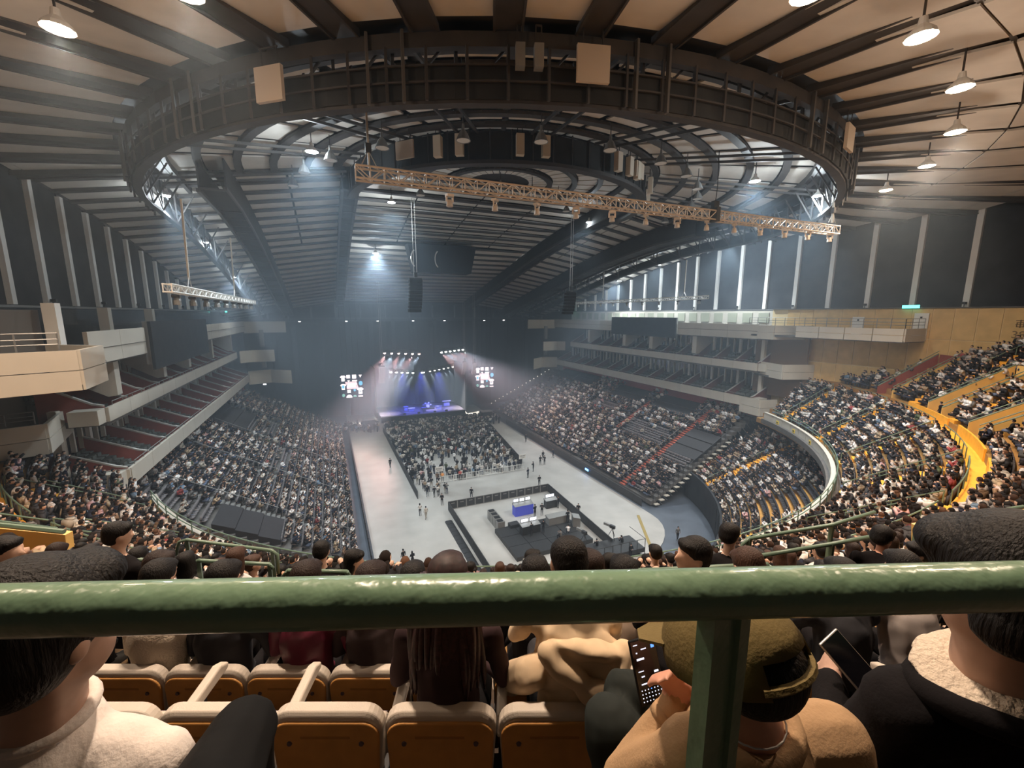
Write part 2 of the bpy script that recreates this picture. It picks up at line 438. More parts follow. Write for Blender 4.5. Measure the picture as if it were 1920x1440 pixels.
# ------------------------------------------------------------------ side balconies
def balcony(side, nm):
    root = empty('balcony', (CX, 0, 0), label='stack of cream suite balconies along the %s side of the hall' % nm, cat='balcony')
    def bx(m, x0, x1, y0, y1, z0, z1): m.box((side * (x0 + x1) / 2, (y0 + y1) / 2, (z0 + z1) / 2), (abs(x1 - x0), abs(y1 - y0), abs(z1 - z0)))
    yA = 41.0
    levels = [(35.1, 12.65, 14.0, yA, 98.0, 13.0), (35.9, 17.85, 18.95, yA, 92.0, 18.0)]
    for li, (dx, z0, z1, ya, yb, zf) in enumerate(levels):
        n = 13; L = (yb - ya) / n
        for k in range(n):
            m = MB(); bx(m, dx, dx + .22, ya + k * L + .02, ya + (k + 1) * L - .02, z0, z1); m.build('parapet_panel', M_cream, root)
        m = MB(); bx(m, dx + .2, dx + 1.9, ya - 1.2, ya - .05, z0, z1); m.build('parapet_return', M_cream, root)
        m = MB(); bx(m, dx + .2, 42.1, ya, yb, zf - .45, zf); m.build('balcony_slab', M_conc, root)
        nb = 13; W = (yb - ya) / nb
        for k in range(nb + 1):
            y = ya + k * W
            m = MB(); m.prism([(side * (dx + .25), y, zf), (side * (dx + .25), y, zf + 1.05), (side * (dx + .9), y, zf + 1.2), (side * 39.9, y, zf + 2.95), (side * 39.9, y, zf)], (0, .2, 0))
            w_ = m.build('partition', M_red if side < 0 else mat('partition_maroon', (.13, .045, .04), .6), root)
            m = MB(); m.tube([(side * (dx + .25), y + .06, zf + 1.08), (side * (dx + .9), y + .06, zf + 1.25), (side * 39.9, y + .06, zf + 3.0)], .10, 5)
            m.build('partition_cap', mat('cap_grey', (.42, .42, .40), .5), w_)
            if k == nb: break
            for s in range(4):              # seat steps of the box, two benches of seats each
                xs = dx + .7 + s * .95
                m = MB(); bx(m, xs, xs + 1.0, y + .14, y + W - .02, zf, zf + .2 + s * .42)
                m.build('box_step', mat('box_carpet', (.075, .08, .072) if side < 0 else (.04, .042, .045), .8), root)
            m = MB()
            for s in range(4):
                xs = dx + .85 + s * .95
                for q in range(5):
                    yy = y + .5 + q * (W - .7) / 4.4
                    m.box((side * (xs + .6), yy, zf + .42 + s * .42), (.12, .56, .5)); m.box((side * (xs + .3), yy, zf + .36 + s * .42), (.5, .56, .1))
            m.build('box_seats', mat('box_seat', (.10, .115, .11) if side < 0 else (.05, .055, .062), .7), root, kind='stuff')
        for k in range(int((yb - ya) / 1.25)):
            y = ya + .6 + k * 1.25
            m = MB(); h = 22.4 if li else 17.6
            wdt = .42 if k % 4 == 0 else .2
            bx(m, 39.5, 39.8, y, y + wdt, zf + 1.9, h); m.build('mullion', M_cream if k % 2 else M_white, root)
        m = MB(); bx(m, 40.3, 40.45, ya, yb, zf + 1.8, 17.9 if not li else 22.4); m.build('window_glass', M_glass, root)
        m = MB()
        m.tube([(side * (dx + .1), ya + 1, z1 + .32), (side * (dx + .1), yb - 2, z1 + .32)], .035, 5)
        for k in range(28): m.bar((side * (dx + .1), ya + 1 + k * 1.9, z1), (side * (dx + .1), ya + 1 + k * 1.9, z1 + .32), .04, .04)
        m.build('balcony_rail', M_steel, root)
    # top storey parapet and the wide black banner on it
    ba, bb = ((56, 74) if side > 0 else (48.5, 68))
    spans = [(yA - (2.6 if side < 0 else 0), ba), (bb, 100)]
    for (ya, yb) in spans:
        n = max(2, int((yb - ya) / 4.5)); L = (yb - ya) / n
        for k in range(n):
            if side < 0 and ya < 45 and k >= 1 + 0 * n and ya + k * L > 45.5: continue
            m = MB(); bx(m, 35.4, 35.65, ya + k * L + .02, ya + (k + 1) * L - .02, 22.45, 24.5 if side > 0 or ya > 50 else 24.75)
            m.build('parapet_panel', M_cream, root)
            m = MB(); bx(m, 35.36, 35.42, ya + k * L + .02, ya + (k + 1) * L - .02, 23.5, 23.55); m.build('parapet_joint', M_joint, root)
    m = MB(); bx(m, 35.6, 42.1, yA, 104, 22.3, 22.6); m.build('balcony_slab', M_conc, root)
    m = MB(); bx(m, 34.9, 35.15, ba, bb, 20.9 if side < 0 else 21.8, 25.3); m.build('black_banner', M_black, root)
    m = MB(); bx(m, 35.15, 35.6, ba + .2, ba + .45, 21.4, 25.3); bx(m, 35.15, 35.6, bb - .45, bb - .2, 21.4, 25.3); m.build('banner_frame', M_steel, root)
    for yy in ((52.5, 63, 71, 84) if side > 0 else (44, 55, 64, 76, 90)):
        m = MB(); m.prism([(side * 36.3, yy, 22.4), (side * 36.3, yy, 20.0 - .6), (side * 36.9, yy, 19.9 - .6), (side * 40, yy, 21.2), (side * 40, yy, 22.4)], (0, .9, 0)); m.build('bracket_pier', M_cream, root)
    # top storey back wall: pale piers with blinds between (right) / dark glass (left)
    if side > 0:
        m = MB(); bx(m, 41.0, 41.2, 42.5, 100, 22.6, 26.4); m.build('gallery_wall', M_cream, root)
        for k in range(20):
            y = 43.5 + k * 2.75
            m = MB(); bx(m, 40.9, 41.0, y, y + 1.7, 24.6, 26.1); m.build('window_blind', mat('blind', (.33, .34, .26), .7), root)
    else:
        m = MB(); bx(m, 41.0, 41.2, 36, 100, 22.6, 26.4); m.build('window_glass', M_glass, root)
        for yy, zz in ((47.5, 24.6), (57.7, 25.6)):
            m = MB(); bx(m, 37.4, 38.1, yy, yy + .7, 22.5 if zz < 25 else 24.9, 26.5); m.build('bracket_pier', M_cream, root)
    # panels turned inwards at the far end
    for (x0, x1, z0, z1, yy) in ((27.5, 35.3, 11.9, 14.6, 99), (30.2, 35.9, 16.6, 18.9, 96), (28.2, 35.6, 22.1, 24.4, 101)):
        m = MB(); m.prism([(side * x1, yy - 1.5, z0), (side * x1, yy - 1.5, z1), (side * (x0 + 4), yy, z1), (side * (x0 + 4), yy, z0)], (0, .3, 0)); m.build('parapet_end_panel', M_cream, root)
        m = MB(); m.prism([(side * (x0 + 4), yy, z0), (side * (x0 + 4), yy, z1), (side * x0, yy - .3 - 3.0 * (z0 < 13), z1), (side * x0, yy - .3 - 3.0 * (z0 < 13), z0)], (0, .3, 0)); m.build('parapet_end_panel', M_cream, root)
    for zz, hh in ((15.6, 2.6), (19.9, 2.9)):
        m = MB(); bx(m, 32.2, 32.9, 98.6, 99.4, zz - .5, zz + hh); m.build('balcony_post', M_steel, root)
    # red back wall under the lower balcony with black cloth
    m = MB(); bx(m, 38.6, 38.8, 42, 100, 10.6, 12.7); m.build('concourse_wall', mat('crimson_wall', (.45, .05, .055), .6), root)
    for yy in (47.2, 61, 75, 88):
        m = MB(); bx(m, 38.3, 38.6, yy, yy + .9, 10.6, 12.6); m.build('concourse_pier', M_redstair, root)
    # near-end corner platforms
    def plat(pts, z0, z1, name='platform_parapet', th=.2):
        for k in range(len(pts) - 1):
            a, b = Vector((*pts[k], 0)), Vector((*pts[k + 1], 0))
            L = (b - a).length; n = max(1, round(L / 3.2))
            for q in range(n):
                p0 = a + (b - a) * (q / n + .004); p1 = a + (b - a) * ((q + 1) / n - .004)
                for (u, v) in ((z0, (z0 + z1) / 2 - .02), ((z0 + z1) / 2 + .02, z1)):
                    m = MB(); m.bar((p0.x - CX, p0.y, (u + v) / 2), (p1.x - CX, p1.y, (u + v) / 2), th, v - u); m.build(name, M_cream, root)
    def slab(pts, z): m = MB(); m.prism([(p[0] - CX, p[1], z) for p in pts], (0, 0, .25)); m.build('platform_slab', M_conc, root)
    def railing(pts, z, h=1.0, mt=M_steel):
        m = MB()
        for k in range(len(pts) - 1):
            a, b = Vector((pts[k][0] - CX, pts[k][1], z)), Vector((pts[k + 1][0] - CX, pts[k + 1][1], z))
            for q in (.35, .65, 1): m.tube([a + Vector((0, 0, h * q)), b + Vector((0, 0, h * q))], .03, 5)
            n = max(1, round((b - a).length / 1.3))
            for q in range(n + 1):
                p = a + (b - a) * q / n; m.bar(p, p + Vector((0, 0, h)), .05, .05)
        m.build('platform_rail', mt, root)
    if side < 0:
        plat([(-19, 22.2), (-10.9, 26.4), (-11.3, 29.8), (-14.4, 31.9)], 22.4, 24.3); slab([(-22, 20), (-19, 22.2), (-10.9, 26.4), (-11.3, 29.8), (-15, 40), (-22, 42)], 22.4)
        railing([(-18.6, 22.9), (-11.6, 26.6)], 24.3, .8)
        plat([(-23, 34.4), (-17.3, 36.6), (-18.9, 43.1)], 16.9, 18.9); slab([(-23, 34.4), (-17.3, 36.6), (-18.9, 43.1), (-23, 43)], 16.9)
        railing([(-22.5, 35), (-17.9, 36.9)], 18.9, .8)
        plat([(-18.1, 38.2), (-16.8, 40.6), (-14.9, 40.8)], 11.4, 14.0)
        m = MB(); m.box((-18.6 - CX, 40.5, 14.5), (.5, .5, 9)); m.build('balcony_post', M_cream, root)
        m = MB(); m.box((-20.6 - CX, 37, 19), (.3, 12, 9.5)); m.build('suite_wall', mat('suite_dark', (.09, .075, .06), .7), root)
        m = MB(); m.box((-16.8 - CX, 27.6, 24.6), (1.6, .3, 4.0)); m.build('plywood_pier', M_ylw, root)
        m = MB(); m.box((-14.7 - CX, 33.6, 24.6), (.6, .6, 4.0)); m.build('balcony_post', M_white, root)
        m = MB(); m.box((-15.5 - CX, 31.5, 24.4), (.3, 4.5, 3.6)); m.build('suite_wall', mat('suite_dark', (.09, .075, .06), .7), root)
    else:
        plat([(55.6, 41.0), (55.6, 38.6), (59.6, 36.0)], 22.5, 24.4); plat([(55.6, 35.7), (55.6, 24.4), (59.8, 24.4)], 23.0, 24.4)
        slab([(55.6, 42), (55.6, 24.4), (62, 24.4), (62, 42)], 22.9); railing([(55.8, 42.6), (55.8, 24.5), (59.6, 24.5)], 24.4, 1.05)
        plat([(57.0, 41.2), (55.8, 37.0), (59.7, 35.4)], 17.2, 19.2); slab([(57, 42), (55.8, 37), (59.7, 35.4), (62, 42)], 17.2)
        plat([(55.4, 42.6), (55.0, 39.2), (57.6, 38.6)], 11.7, 14.0)
        m = MB(); m.box((57.8 - CX, 41.4, 18), (.5, .5, 9)); m.build('balcony_post', M_cream, root)
        m = MB(); m.box((58.9 - CX, 39.6, 19), (.3, 7.5, 9.5)); m.build('suite_wall', mat('suite_brown', (.20, .13, .09), .7), root)
    return root
balcony(-1, 'left'); balcony(1, 'right')
# ================================================================== ROOF
roof = empty('ceiling', (0, 0, 0), kind='structure')
def quad_strip(m, pts_a, pts_b, th=0.12):
    """slab between two polylines, given thickness upwards"""
    n = len(pts_a); vs = []
    for a, b in zip(pts_a, pts_b):
        vs += [a, b, (b[0], b[1], b[2] + th), (a[0], a[1], a[2] + th)]
    fs = []
    for k in range(n - 1):
        o = k * 4
        for j in range(4): fs.append((o + j, o + (j + 1) % 4, o + 4 + (j + 1) % 4, o + 4 + j))
    fs += [(0, 1, 2, 3), ((n - 1) * 4 + 3, (n - 1) * 4 + 2, (n - 1) * 4 + 1, (n - 1) * 4)]
    m.add(vs, fs)
def rz_(x, y, up=0.0): return (x, y, roof_z(x, y) + up)
gx = np.linspace(CX - 42.6, CX + 42.6, 30); gy = np.linspace(-24, 124, 50)
m = MB(); m.add([(x, y, roof_z(x, y) + .8) for y in gy for x in gx], [(j * 30 + i, j * 30 + i + 1, (j + 1) * 30 + i + 1, (j + 1) * 30 + i) for j in range(49) for i in range(29)])
m.build('roof_deck', M_rib, roof)
# ---- outer field of the round end: radial ribs and long panels
STEP = 6.0
angs = [-180 + 3 + STEP * k for k in range(30)]
def radial_end(a):                              # how far out a rib runs
    ca, sa = math.cos(math.radians(a)), math.sin(math.radians(a))
    r = 72.0
    if abs(ca) > 1e-6: r = min(r, 42.2 / abs(ca))
    return r
for k in range(-1, 30):
    a0 = -180 + 3 + STEP * k + .5; a1 = a0 + STEP - 1.0
    if a0 < -180: a0 = -180
    if a1 > 0: a1 = 0
    rmax = min(radial_end(a0), radial_end(a1)) - .2
    breaks = [34.6, 41.5, 48.5, 56, 64, 72]
    for j in range(len(breaks) - 1):
        r0, r1 = breaks[j] + .05, min(breaks[j + 1] - .05, rmax)
        if r1 - r0 < .5: continue
        m = MB(); quad_strip(m, [rz_(*pol(r0, a0), .2), rz_(*pol(r1, a0), .2)], [rz_(*pol(r0, a1), .2), rz_(*pol(r1, a1), .2)])
        m.build('roof_panel', M_roof, roof)
for k in range(0, 30):
    a = angs[k]; re = radial_end(a)
    x0, y0 = pol(34.0, a); x1, y1 = pol(re, a)
    m = MB()
    m.bar(rz_(x0, y0, .05), rz_(x1, y1, .05), 1.15, .3)
    n = Vector((-math.sin(math.radians(a)), math.cos(math.radians(a)), 0)) * .6
    for sg in (-1, 1):
        m.bar(Vector(rz_(x0, y0, -.16)) + n * sg, Vector(rz_(x1, y1, -.16)) + n * sg, .1, .12)
    m.build('roof_rib', M_rib, roof)
for r in (41.5, 50.5, 60):
    m = MB(); pts = [rz_(*pol(r, a), .35) for a in range(-176, -3, 4) if r < radial_end(a)]
    for p, q in zip(pts, pts[1:]): m.bar(p, q, .2, .12)
    m.build('roof_purlin', M_rib, roof)
# ---- deep ring truss: two chords, cladding, verticals; carries straight on along both sides
def ring_path(rr, y_end, n=36):
    p = [(CX - rr, y) for y in np.linspace(y_end, CY + 4, 12)]
    p += [(CX + rr * math.cos(PI + PI * k / n), CY + rr * math.sin(PI + PI * k / n)) for k in range(n + 1)]
    p += [(CX + rr, y) for y in np.linspace(CY + 4, y_end, 12)]
    return p
def ring(rr, y_end, up, down, th, mt, name='ring_truss_face'):
    P_ = ring_path(rr, y_end); Q_ = ring_path(rr - th, y_end)
    for a in range(0, len(P_) - 1, 3):
        m = MB(); seg = range(a, min(a + 4, len(P_)))
        vs = []
        for i in seg:
            x, y = P_[i]; z = roof_z(x, y); x2, y2 = Q_[i]
            vs += [(x, y, z + up), (x, y, z - down), (x2, y2, z - down), (x2, y2, z + up)]
        fs = []
        for k in range(len(seg) - 1):
            for j in range(4): fs.append((k * 4 + j, k * 4 + (j + 1) % 4, k * 4 + 4 + (j + 1) % 4, k * 4 + 4 + j))
        fs += [(0, 1, 2, 3)]
        e = (len(seg) - 1) * 4; fs.append((e + 3, e + 2, e + 1, e))
        m.add(vs, fs); m.build(name, mt, roof)
M_truss = mat('ring_truss_cloth', (.016, .017, .017), .75, noise=.3, nscale=1)
ring(34.2, 112, -.15, .75, .35, M_rib, 'ring_chord')
ring(34.0, 112, -1.4, 2.75, .15, M_truss)
ring(33.9, 112, -2.65, 2.9, .5, M_rib, 'ring_chord')
ring(32.2, 54, .45, .1, .35, M_rib, 'ring_chord')
m = MB()
RP = ring_path(33.4, 112)
for i in range(1, len(RP) - 1):
    x, y = RP[i]; z = roof_z(x, y)
    x2, y2 = RP[i + 1]
    dxn, dyn = (x - CX) / 33.4, (0 if y > CY else (y - CY) / 33.4)
    m.bar((x, y, z + .1), (x, y, z - 2.75), .14, .14)
    m.bar((x, y, z - 2.75), (x2, y2, roof_z(x2, y2) + .1), .1, .1)
    m.bar((x, y, z - 2.8), (x - dxn * 1.6, y - dyn * 1.6, z - .1), .12, .12)
m.build('ring_lattice', M_rib, roof, kind='stuff')
m = MB()                                       # stiffeners and rails on the outer face
for i in range(-180, 1, 3):
    x, y = pol(34.18, i); z = roof_z(x, y); m.bar((x, y, z - .7), (x, y, z - 2.85), .12, .12)
m.build('ring_stiffener', M_rib, roof, kind='stuff')
for up_ in (-1.45, -2.1):
    m = MB(); pts = [rz_(*pol(34.2, a), up_) for a in range(-180, 1, 4)]
    for p, q in zip(pts, pts[1:]): m.bar(p, q, .08, .07)
    m.build('ring_rail', M_rib, roof)
for k in range(0, 19, 2):
    for off in (-1, 1):
        a = -180 + 10 * k + off * 1.35; x, y = pol(34.3, a); z = roof_z(x, y)
        m = MB(); m.bar((x, y, z - .1), (x, y, z - 2.95), .2, .12); m.build('ring_stanchion', mat('stanchion', (.09, .085, .08), .6), roof)
# ---- ring field between the two rings: curved purlins with panels
IR = 17.0
def annulus(r0, r1, k0, k1, parent_name='roof_panel'):
    for k in range(k0, k1):
        a0 = -180 + 10 * k + .8; a1 = a0 + 8.4
        A = [rz_(*pol(r0, a0 + (a1 - a0) * q / 3), .4) for q in range(4)]
        B = [rz_(*pol(r1, a0 + (a1 - a0) * q / 3), .4) for q in range(4)]
        m = MB(); quad_strip(m, A, B); m.build('roof_panel', M_roof, roof)
for r0 in (3.7, 6.6, 9.6, 12.6, 15.6, 18.6, 21.4, 24.3, 27.2, 30.1):
    annulus(r0, r0 + 2.25, 0, 18)
for r in (6.2, 9.2, 12.2, 15.2, 18.2, 21.1, 24.0, 26.9, 29.8, 32.6):
    m = MB()
    pts = [rz_(*pol(r, -180 + 5 * q), .12) for q in range(37)]
    for p, q in zip(pts, pts[1:]): m.bar(p, q, .6, .22)
    m.build('roof_purlin', M_rib, roof)
for k in range(0, 19, 2):
    a = -180 + 10 * k
    for off in (-1.0, 1.0):
        n = Vector((-math.sin(math.radians(a)), math.cos(math.radians(a)), 0)) * .8 * off
        m = MB(); m.bar(Vector(rz_(*pol(17.3, a), -.25)) + n, Vector(rz_(*pol(33.5, a), -.25)) + n, .14, .2)
        m.build('roof_tie', M_rib, roof)
# inner ring drum
def drum(r, cy, z0, z1, th, a0, a1, mt, nm):
    for a in range(a0, a1, 15):
        m = MB(); vs = []; 
        for q in range(4):
            aa = math.radians(a + 5 * q)
            for rr, z in ((r, z0), (r, z1), (r - th, z1), (r - th, z0)): vs.append((CX + rr * math.cos(aa), cy + rr * math.sin(aa), z))
        fs = [(k * 4 + j, k * 4 + (j + 1) % 4, k * 4 + 4 + (j + 1) % 4, k * 4 + 4 + j) for k in range(3) for j in range(4)] + [(0, 1, 2, 3), (15, 14, 13, 12)]
        m.add(vs, fs); m.build(nm, mt, roof)
drum(17.0, CY, 38.5, 40.7, .3, -180, 0, M_truss, 'inner_ring_face')
m = MB()
for a in range(-180, 1, 6):
    x, y = pol(17.05, a); m.bar((x, y, 38.2), (x, y, 40.9), .14, .1)
m.build('inner_ring_stiffener', M_rib, roof, kind='stuff')
drum(17.3, CY, 38.2, 38.5, .9, -180, 0, M_rib, 'inner_ring_chord')
# ---- fields beyond: transverse purlins with panels, following the fall towards the far end
def field(x0, x1, y0, y1, stepy, nx, far_merge=75):
    y = y0
    while y < y1:
        yb = y + stepy
        cuts = nx if y < far_merge else 1
        for q in range(cuts):
            xa = x0 + (x1 - x0) * q / cuts + .12; xb = x0 + (x1 - x0) * (q + 1) / cuts - .12
            m = MB(); quad_strip(m, [rz_(CX + xa, y + .35, .4), rz_(CX + xa, yb - .35, .4)], [rz_(CX + xb, y + .35, .4), rz_(CX + xb, yb - .35, .4)])
            m.build('roof_panel', M_roof, roof)
        m = MB(); m.bar(rz_(CX + x0, y, .28), rz_(CX + x1, y, .28), .85, .2)
        m.build('roof_purlin', M_rib, roof); y = yb
field(-16.6, 16.6, CY + .3, 120, 2.9, 4)
field(17.4, 28.6, CY, 120, 2.9, 2)
field(-28.6, -17.4, CY, 120, 2.9, 2)
field(29.2, 33.8, CY, 114, 2.9, 1)
field(-33.8, -29.2, CY, 114, 2.9, 1)
field(34.4, 42.2, CY + .2, 122, 2.9, 1)
field(-42.2, -34.4, CY + .2, 122, 2.9, 1)
# ---- four deep dark trusses running to the far end
def deep_truss(dx, y0, y1, depth, wd):
    n = 9
    for k in range(n):
        ya = y0 + (y1 - y0) * k / n; yb = y0 + (y1 - y0) * (k + 1) / n
        for sx in (-wd / 2, wd / 2):
            m = MB(); x = CX + dx + sx
            m.prism([(x, ya, roof_z(x, ya) + .2), (x, yb, roof_z(x, yb) + .2), (x, yb, roof_z(x, yb) - depth), (x, ya, roof_z(x, ya) - depth)], (.12, 0, 0))
            m.build('truss_cloth', M_truss, roof)
        m = MB(); x = CX + dx; m.prism([(x - wd / 2, ya, roof_z(x, ya) - depth), (x + wd / 2, ya, roof_z(x, ya) - depth), (x + wd / 2, yb, roof_z(x, yb) - depth), (x - wd / 2, yb, roof_z(x, yb) - depth)], (0, 0, .06)); m.build('truss_cloth', M_truss, roof)
    m = MB()
    for sx in (-wd / 2, wd / 2):
        x = CX + dx + sx
        for k in range(n): 
            ya = y0 + (y1 - y0) * k / n; yb = y0 + (y1 - y0) * (k + 1) / n
            m.bar((x, ya, roof_z(x, ya) - depth), (x, yb, roof_z(x, yb) - depth), .3, .3)
    for k in range(n * 3):
        ya = y0 + (y1 - y0) * k / n / 3
        m.bar((CX + dx - wd / 2, ya, roof_z(CX + dx, ya) - depth), (CX + dx + wd / 2, ya, roof_z(CX + dx, ya) - depth), .16, .16)
    m.build('truss_chord', M_rib, roof)
deep_truss(-17, 50.6, 116, 1.9, 1.6)
deep_truss(17, 50.6, 116, 1.9, 1.6)
deep_truss(-28.6, 46, 116, 2.3, 2.0)
deep_truss(28.6, 46, 116, 2.3, 2.0)

# ---- lamps hanging under the roof
def make_lamp(warm):
    t = empty('ceiling_lamp', (0, 0, 0))
    m = MB(); m.lathe((0, 0, 0), [(.12, .55), (.16, .3), (.42, .05), (.48, -.1), (.44, -.1), (.15, .2)], 12); m.build('shade', M_white, t)
    m = MB(); m.lathe((0, 0, -.02), [(.02, -.1), (.40, -.09), (.40, -.05), (.02, -.04)], 12); m.build('lens', M_lampw if warm else M_lamp, t)
    m = MB(); m.bar((0, 0, .5), (0, 0, 1.6), .06, .06); m.build('hanger', M_rib, t)
    return t
lw = make_lamp(True); lc = make_lamp(False)
for i, (x, y) in enumerate(WARM_LAMPS):
    o = lw if i == 0 else copy_tree(lw)
    o.location = (x, y, roof_z(x, y) - 1.25)
    tag(o, 'warm white ceiling lamp, %s of those along the outer roof field' % ['leftmost', 'second from left', 'third from left', 'fourth from left', 'fifth', 'sixth', 'seventh', 'lowest and last at right', 'above the camera at left', 'straight above the camera', 'above the camera at right'][i], 'lamp', 'warm lamps outside the ring truss')
cl = ['beside the left wall, nearest', 'above the left strip, second', 'above the left strip, farthest', 'at the left inside of the ring', 'below the left end of the big truss', 'over the left of the stage approach', 'over the right of the stage approach', 'right of centre inside the ring', 'at the right end of the big truss', 'over the right wall, nearest', 'over the right wall, second', 'over the right wall, farthest', 'under the middle of the big truss']
for i, (x, y) in enumerate(COOL_LAMPS):
    o = lc if i == 0 else copy_tree(lc)
    o.location = (x, y, roof_z(x, y) - 1.25)
    tag(o, 'bluish white ceiling lamp glowing ' + cl[i], 'lamp', 'cool lamps under the roof')
# unlit bell lamps on the ring field
def make_bell():
    t = empty('bell_lamp', (0, 0, 0))
    m = MB(); m.lathe((0, 0, 0), [(.08, 1.1), (.10, .75), (.3, .5), (.52, 0), (.48, 0), (.1, .5)], 12); m.build('bell_shade', M_steel, t)
    m = MB(); m.lathe((0, 0, .02), [(.02, 0), (.47, 0), (.47, .05), (.02, .06)], 12); m.build('bell_glass', M_white, t)
    m = MB(); m.bar((0, 0, 1.0), (0, 0, 1.9), .05, .05); m.build('hanger', M_rib, t)
    return t
bl = make_bell(); n_ = 0
bells = [pol(22.5, a) for a in (-172, -160, -148, -134, -118, -104, -90, -76, -64, -52, -42, -32, -22, -12)] + [(CX + 11 * math.cos(math.radians(a)), 56 + 11 * math.sin(math.radians(a))) for a in (-150, -125, -100, -80, -55, -30)]
for (x, y) in bells:
    o = bl if n_ == 0 else copy_tree(bl); n_ += 1
    o.location = (x, y, roof_z(x, y) - 2.0)
    tag(o, ('%s unlit bell lamp from the left on the outer roof circle' % ORD[n_ - 1]) if n_ <= 14 else ('%s unlit bell lamp from the left inside the inner roof ring' % ORD[n_ - 15]), 'lamp', 'unlit bell lamps around the inner ring')
# loudspeakers and pale boards on the rings
def board(r, a, cy, z, wd, hg, nm='acoustic_board', dep=.18, lab=None, mt=None, cat='board', grp=None):
    x, y = CX + r * math.cos(math.radians(a)), cy + r * math.sin(math.radians(a))
    t = empty(nm, (x, y, z), math.radians(a + 90), lab, cat, grp)
    m = MB(); m.box((0, 0, 0), (wd, dep, hg)); m.build('board_face', mt or mat('board_tan', (.55, .46, .36), .6), t)
    m = MB(); m.bar((-wd * .3, .1, hg / 2), (-wd * .3, .1, hg / 2 + .8), .05, .05); m.bar((wd * .3, .1, hg / 2), (wd * .3, .1, hg / 2 + .8), .05, .05); m.bar((-wd * .35, .1, hg / 2 + .8), (wd * .35, .1, hg / 2 + .8), .06, .06); m.bar((-wd * .35, .1, hg / 2), (wd * .35, .1, hg / 2), .06, .06); m.build('hanger', M_rib, t)
    return t
board(34.75, -129, CY, 36.2, 1.45, 1.45, lab='square tan board hung on the left of the ring truss')
board(34.75, -105, CY, 36.55, 1.45, 1.45, lab='large square tan board hung on the ring truss above centre')
board(34.75, -74, CY, 36.5, 1.4, 1.4, lab='square tan board hung at the right end of the ring truss')
for a in (-110.2, -108.9): board(34.7, a, CY, 36.7, .4, .9, 'ring_loudspeaker', .4, ('left' if a < -109.5 else 'right') + ' one of the paired slim pale loudspeaker on the upper ring truss', M_steel, 'loudspeaker', 'pair of slim loudspeakers on the upper ring truss')
for i, a in enumerate((-128, -122, -106, -99, -74, -68, -63, -45, -30)):
    board(17.7, a, CY, 39.5, .65, 1.6, 'ring_loudspeaker', .5, '%s cream column loudspeaker from the left inside the inner roof ring' % ORD[i], mat('board_cream', (.62, .55, .44), .6), 'loudspeaker', 'cream loudspeakers around the inner ring')
board(17.8, -138, CY, 39.6, 1.8, 1.4, lab='tan board at the left of the inner ring'); board(17.8, -62, CY, 39.6, 1.8, 1.4, lab='tan board at the right of the inner ring')
# black box hanging over the middle of the far roof
t = empty('ceiling_screen_box', (CX - 1, 74, 35.2), 0, 'black cloth covered box hanging under the far part of the roof', 'box')
m = MB(); m.prism([(-6, 0, 2.4), (6, 0, 2.4), (5, 0, -2.2), (-5, 0, -2.2)], (0, 3, 0)); m.build('box_cloth', M_black, t)
for x in (-4.6, -.6):
    m = MB(); m.tube([(x + .9 * math.cos(q), -.15, 1.5 * math.sin(q)) for q in np.linspace(PI * .65, PI * 1.35, 8)], .12, 5); m.build('curved_duct', M_alu, t)

# ---- lighting trusses
def truss(p, q, h, wd, bay, label, mt, lamps=0, fixtures='moving_head'):
    p, q = Vector(p), Vector(q); d = (q - p); L = d.length; ang = math.atan2(d.y, d.x)
    t = empty('lighting_truss', p, ang, label, 'truss')
    slope = d.z / math.hypot(d.x, d.y); Lh = math.hypot(d.x, d.y)
    def P(x, y, z): return (x, y, z + slope * x)
    for yy in (-wd / 2, wd / 2):
        for zz in (0, h):
            m = MB(); m.tube([P(0, yy, zz), P(Lh, yy, zz)], .055, 6); m.build('chord', mt, t)
    n = int(Lh / bay)
    for k in range(n + 1):
        x = Lh * k / n
        m = MB()
        for yy in (-wd / 2, wd / 2): m.bar(P(x, yy, 0), P(x, yy, h), .05, .05)
        for zz in (0, h): m.bar(P(x, -wd / 2, zz), P(x, wd / 2, zz), .05, .05)
        if k < n:
            x2 = Lh * (k + 1) / n
            for yy in (-wd / 2, wd / 2):
                a_, b_ = (0, h) if k % 2 else (h, 0)
                m.bar(P(x, yy, a_), P(x2, yy, b_), .05, .05)
            m.bar(P(x, -wd / 2, 0), P(x2, wd / 2, 0), .04, .04)
            m.bar(P(x, -wd / 2, h), P(x2, wd / 2, h), .04, .04)
        m.build('lacing', mt, t)
    return t, P, Lh
M_alut = mat('truss_aluminium', (.72, .62, .52), .45, .3)
tb, P_, L_ = truss((1.9, 25.0, 33.0), (40.6, 23.6, 32.7), .62, .6, .72, 'long aluminium lighting truss hanging right across the hall', M_alut)
for i in range(13):
    x = 5 + i * 2.75
    t2 = empty('truss_lamp', (1.9 + x * math.cos(math.atan2(-1.4, 38.7)), 25.0 - x * .036, 32.55), rng.uniform(-1, 1), '%s small moving lamp from the left under the long lighting truss' % ORD[i], 'stage lamp', 'lamps under the long lighting truss')
    m = MB(); m.box((0, 0, .1), (.42, .3, .14)); m.bar((-.2, 0, .05), (-.2, 0, -.25), .06, .1); m.bar((.2, 0, .05), (.2, 0, -.25), .06, .1); m.build('yoke', M_alut, t2)
    m = MB(); m.lathe((0, 0, -.5), [(.13, .36), (.17, .2), (.19, 0), (.16, 0)], 10); m.build('lamp_head', M_alut, t2)
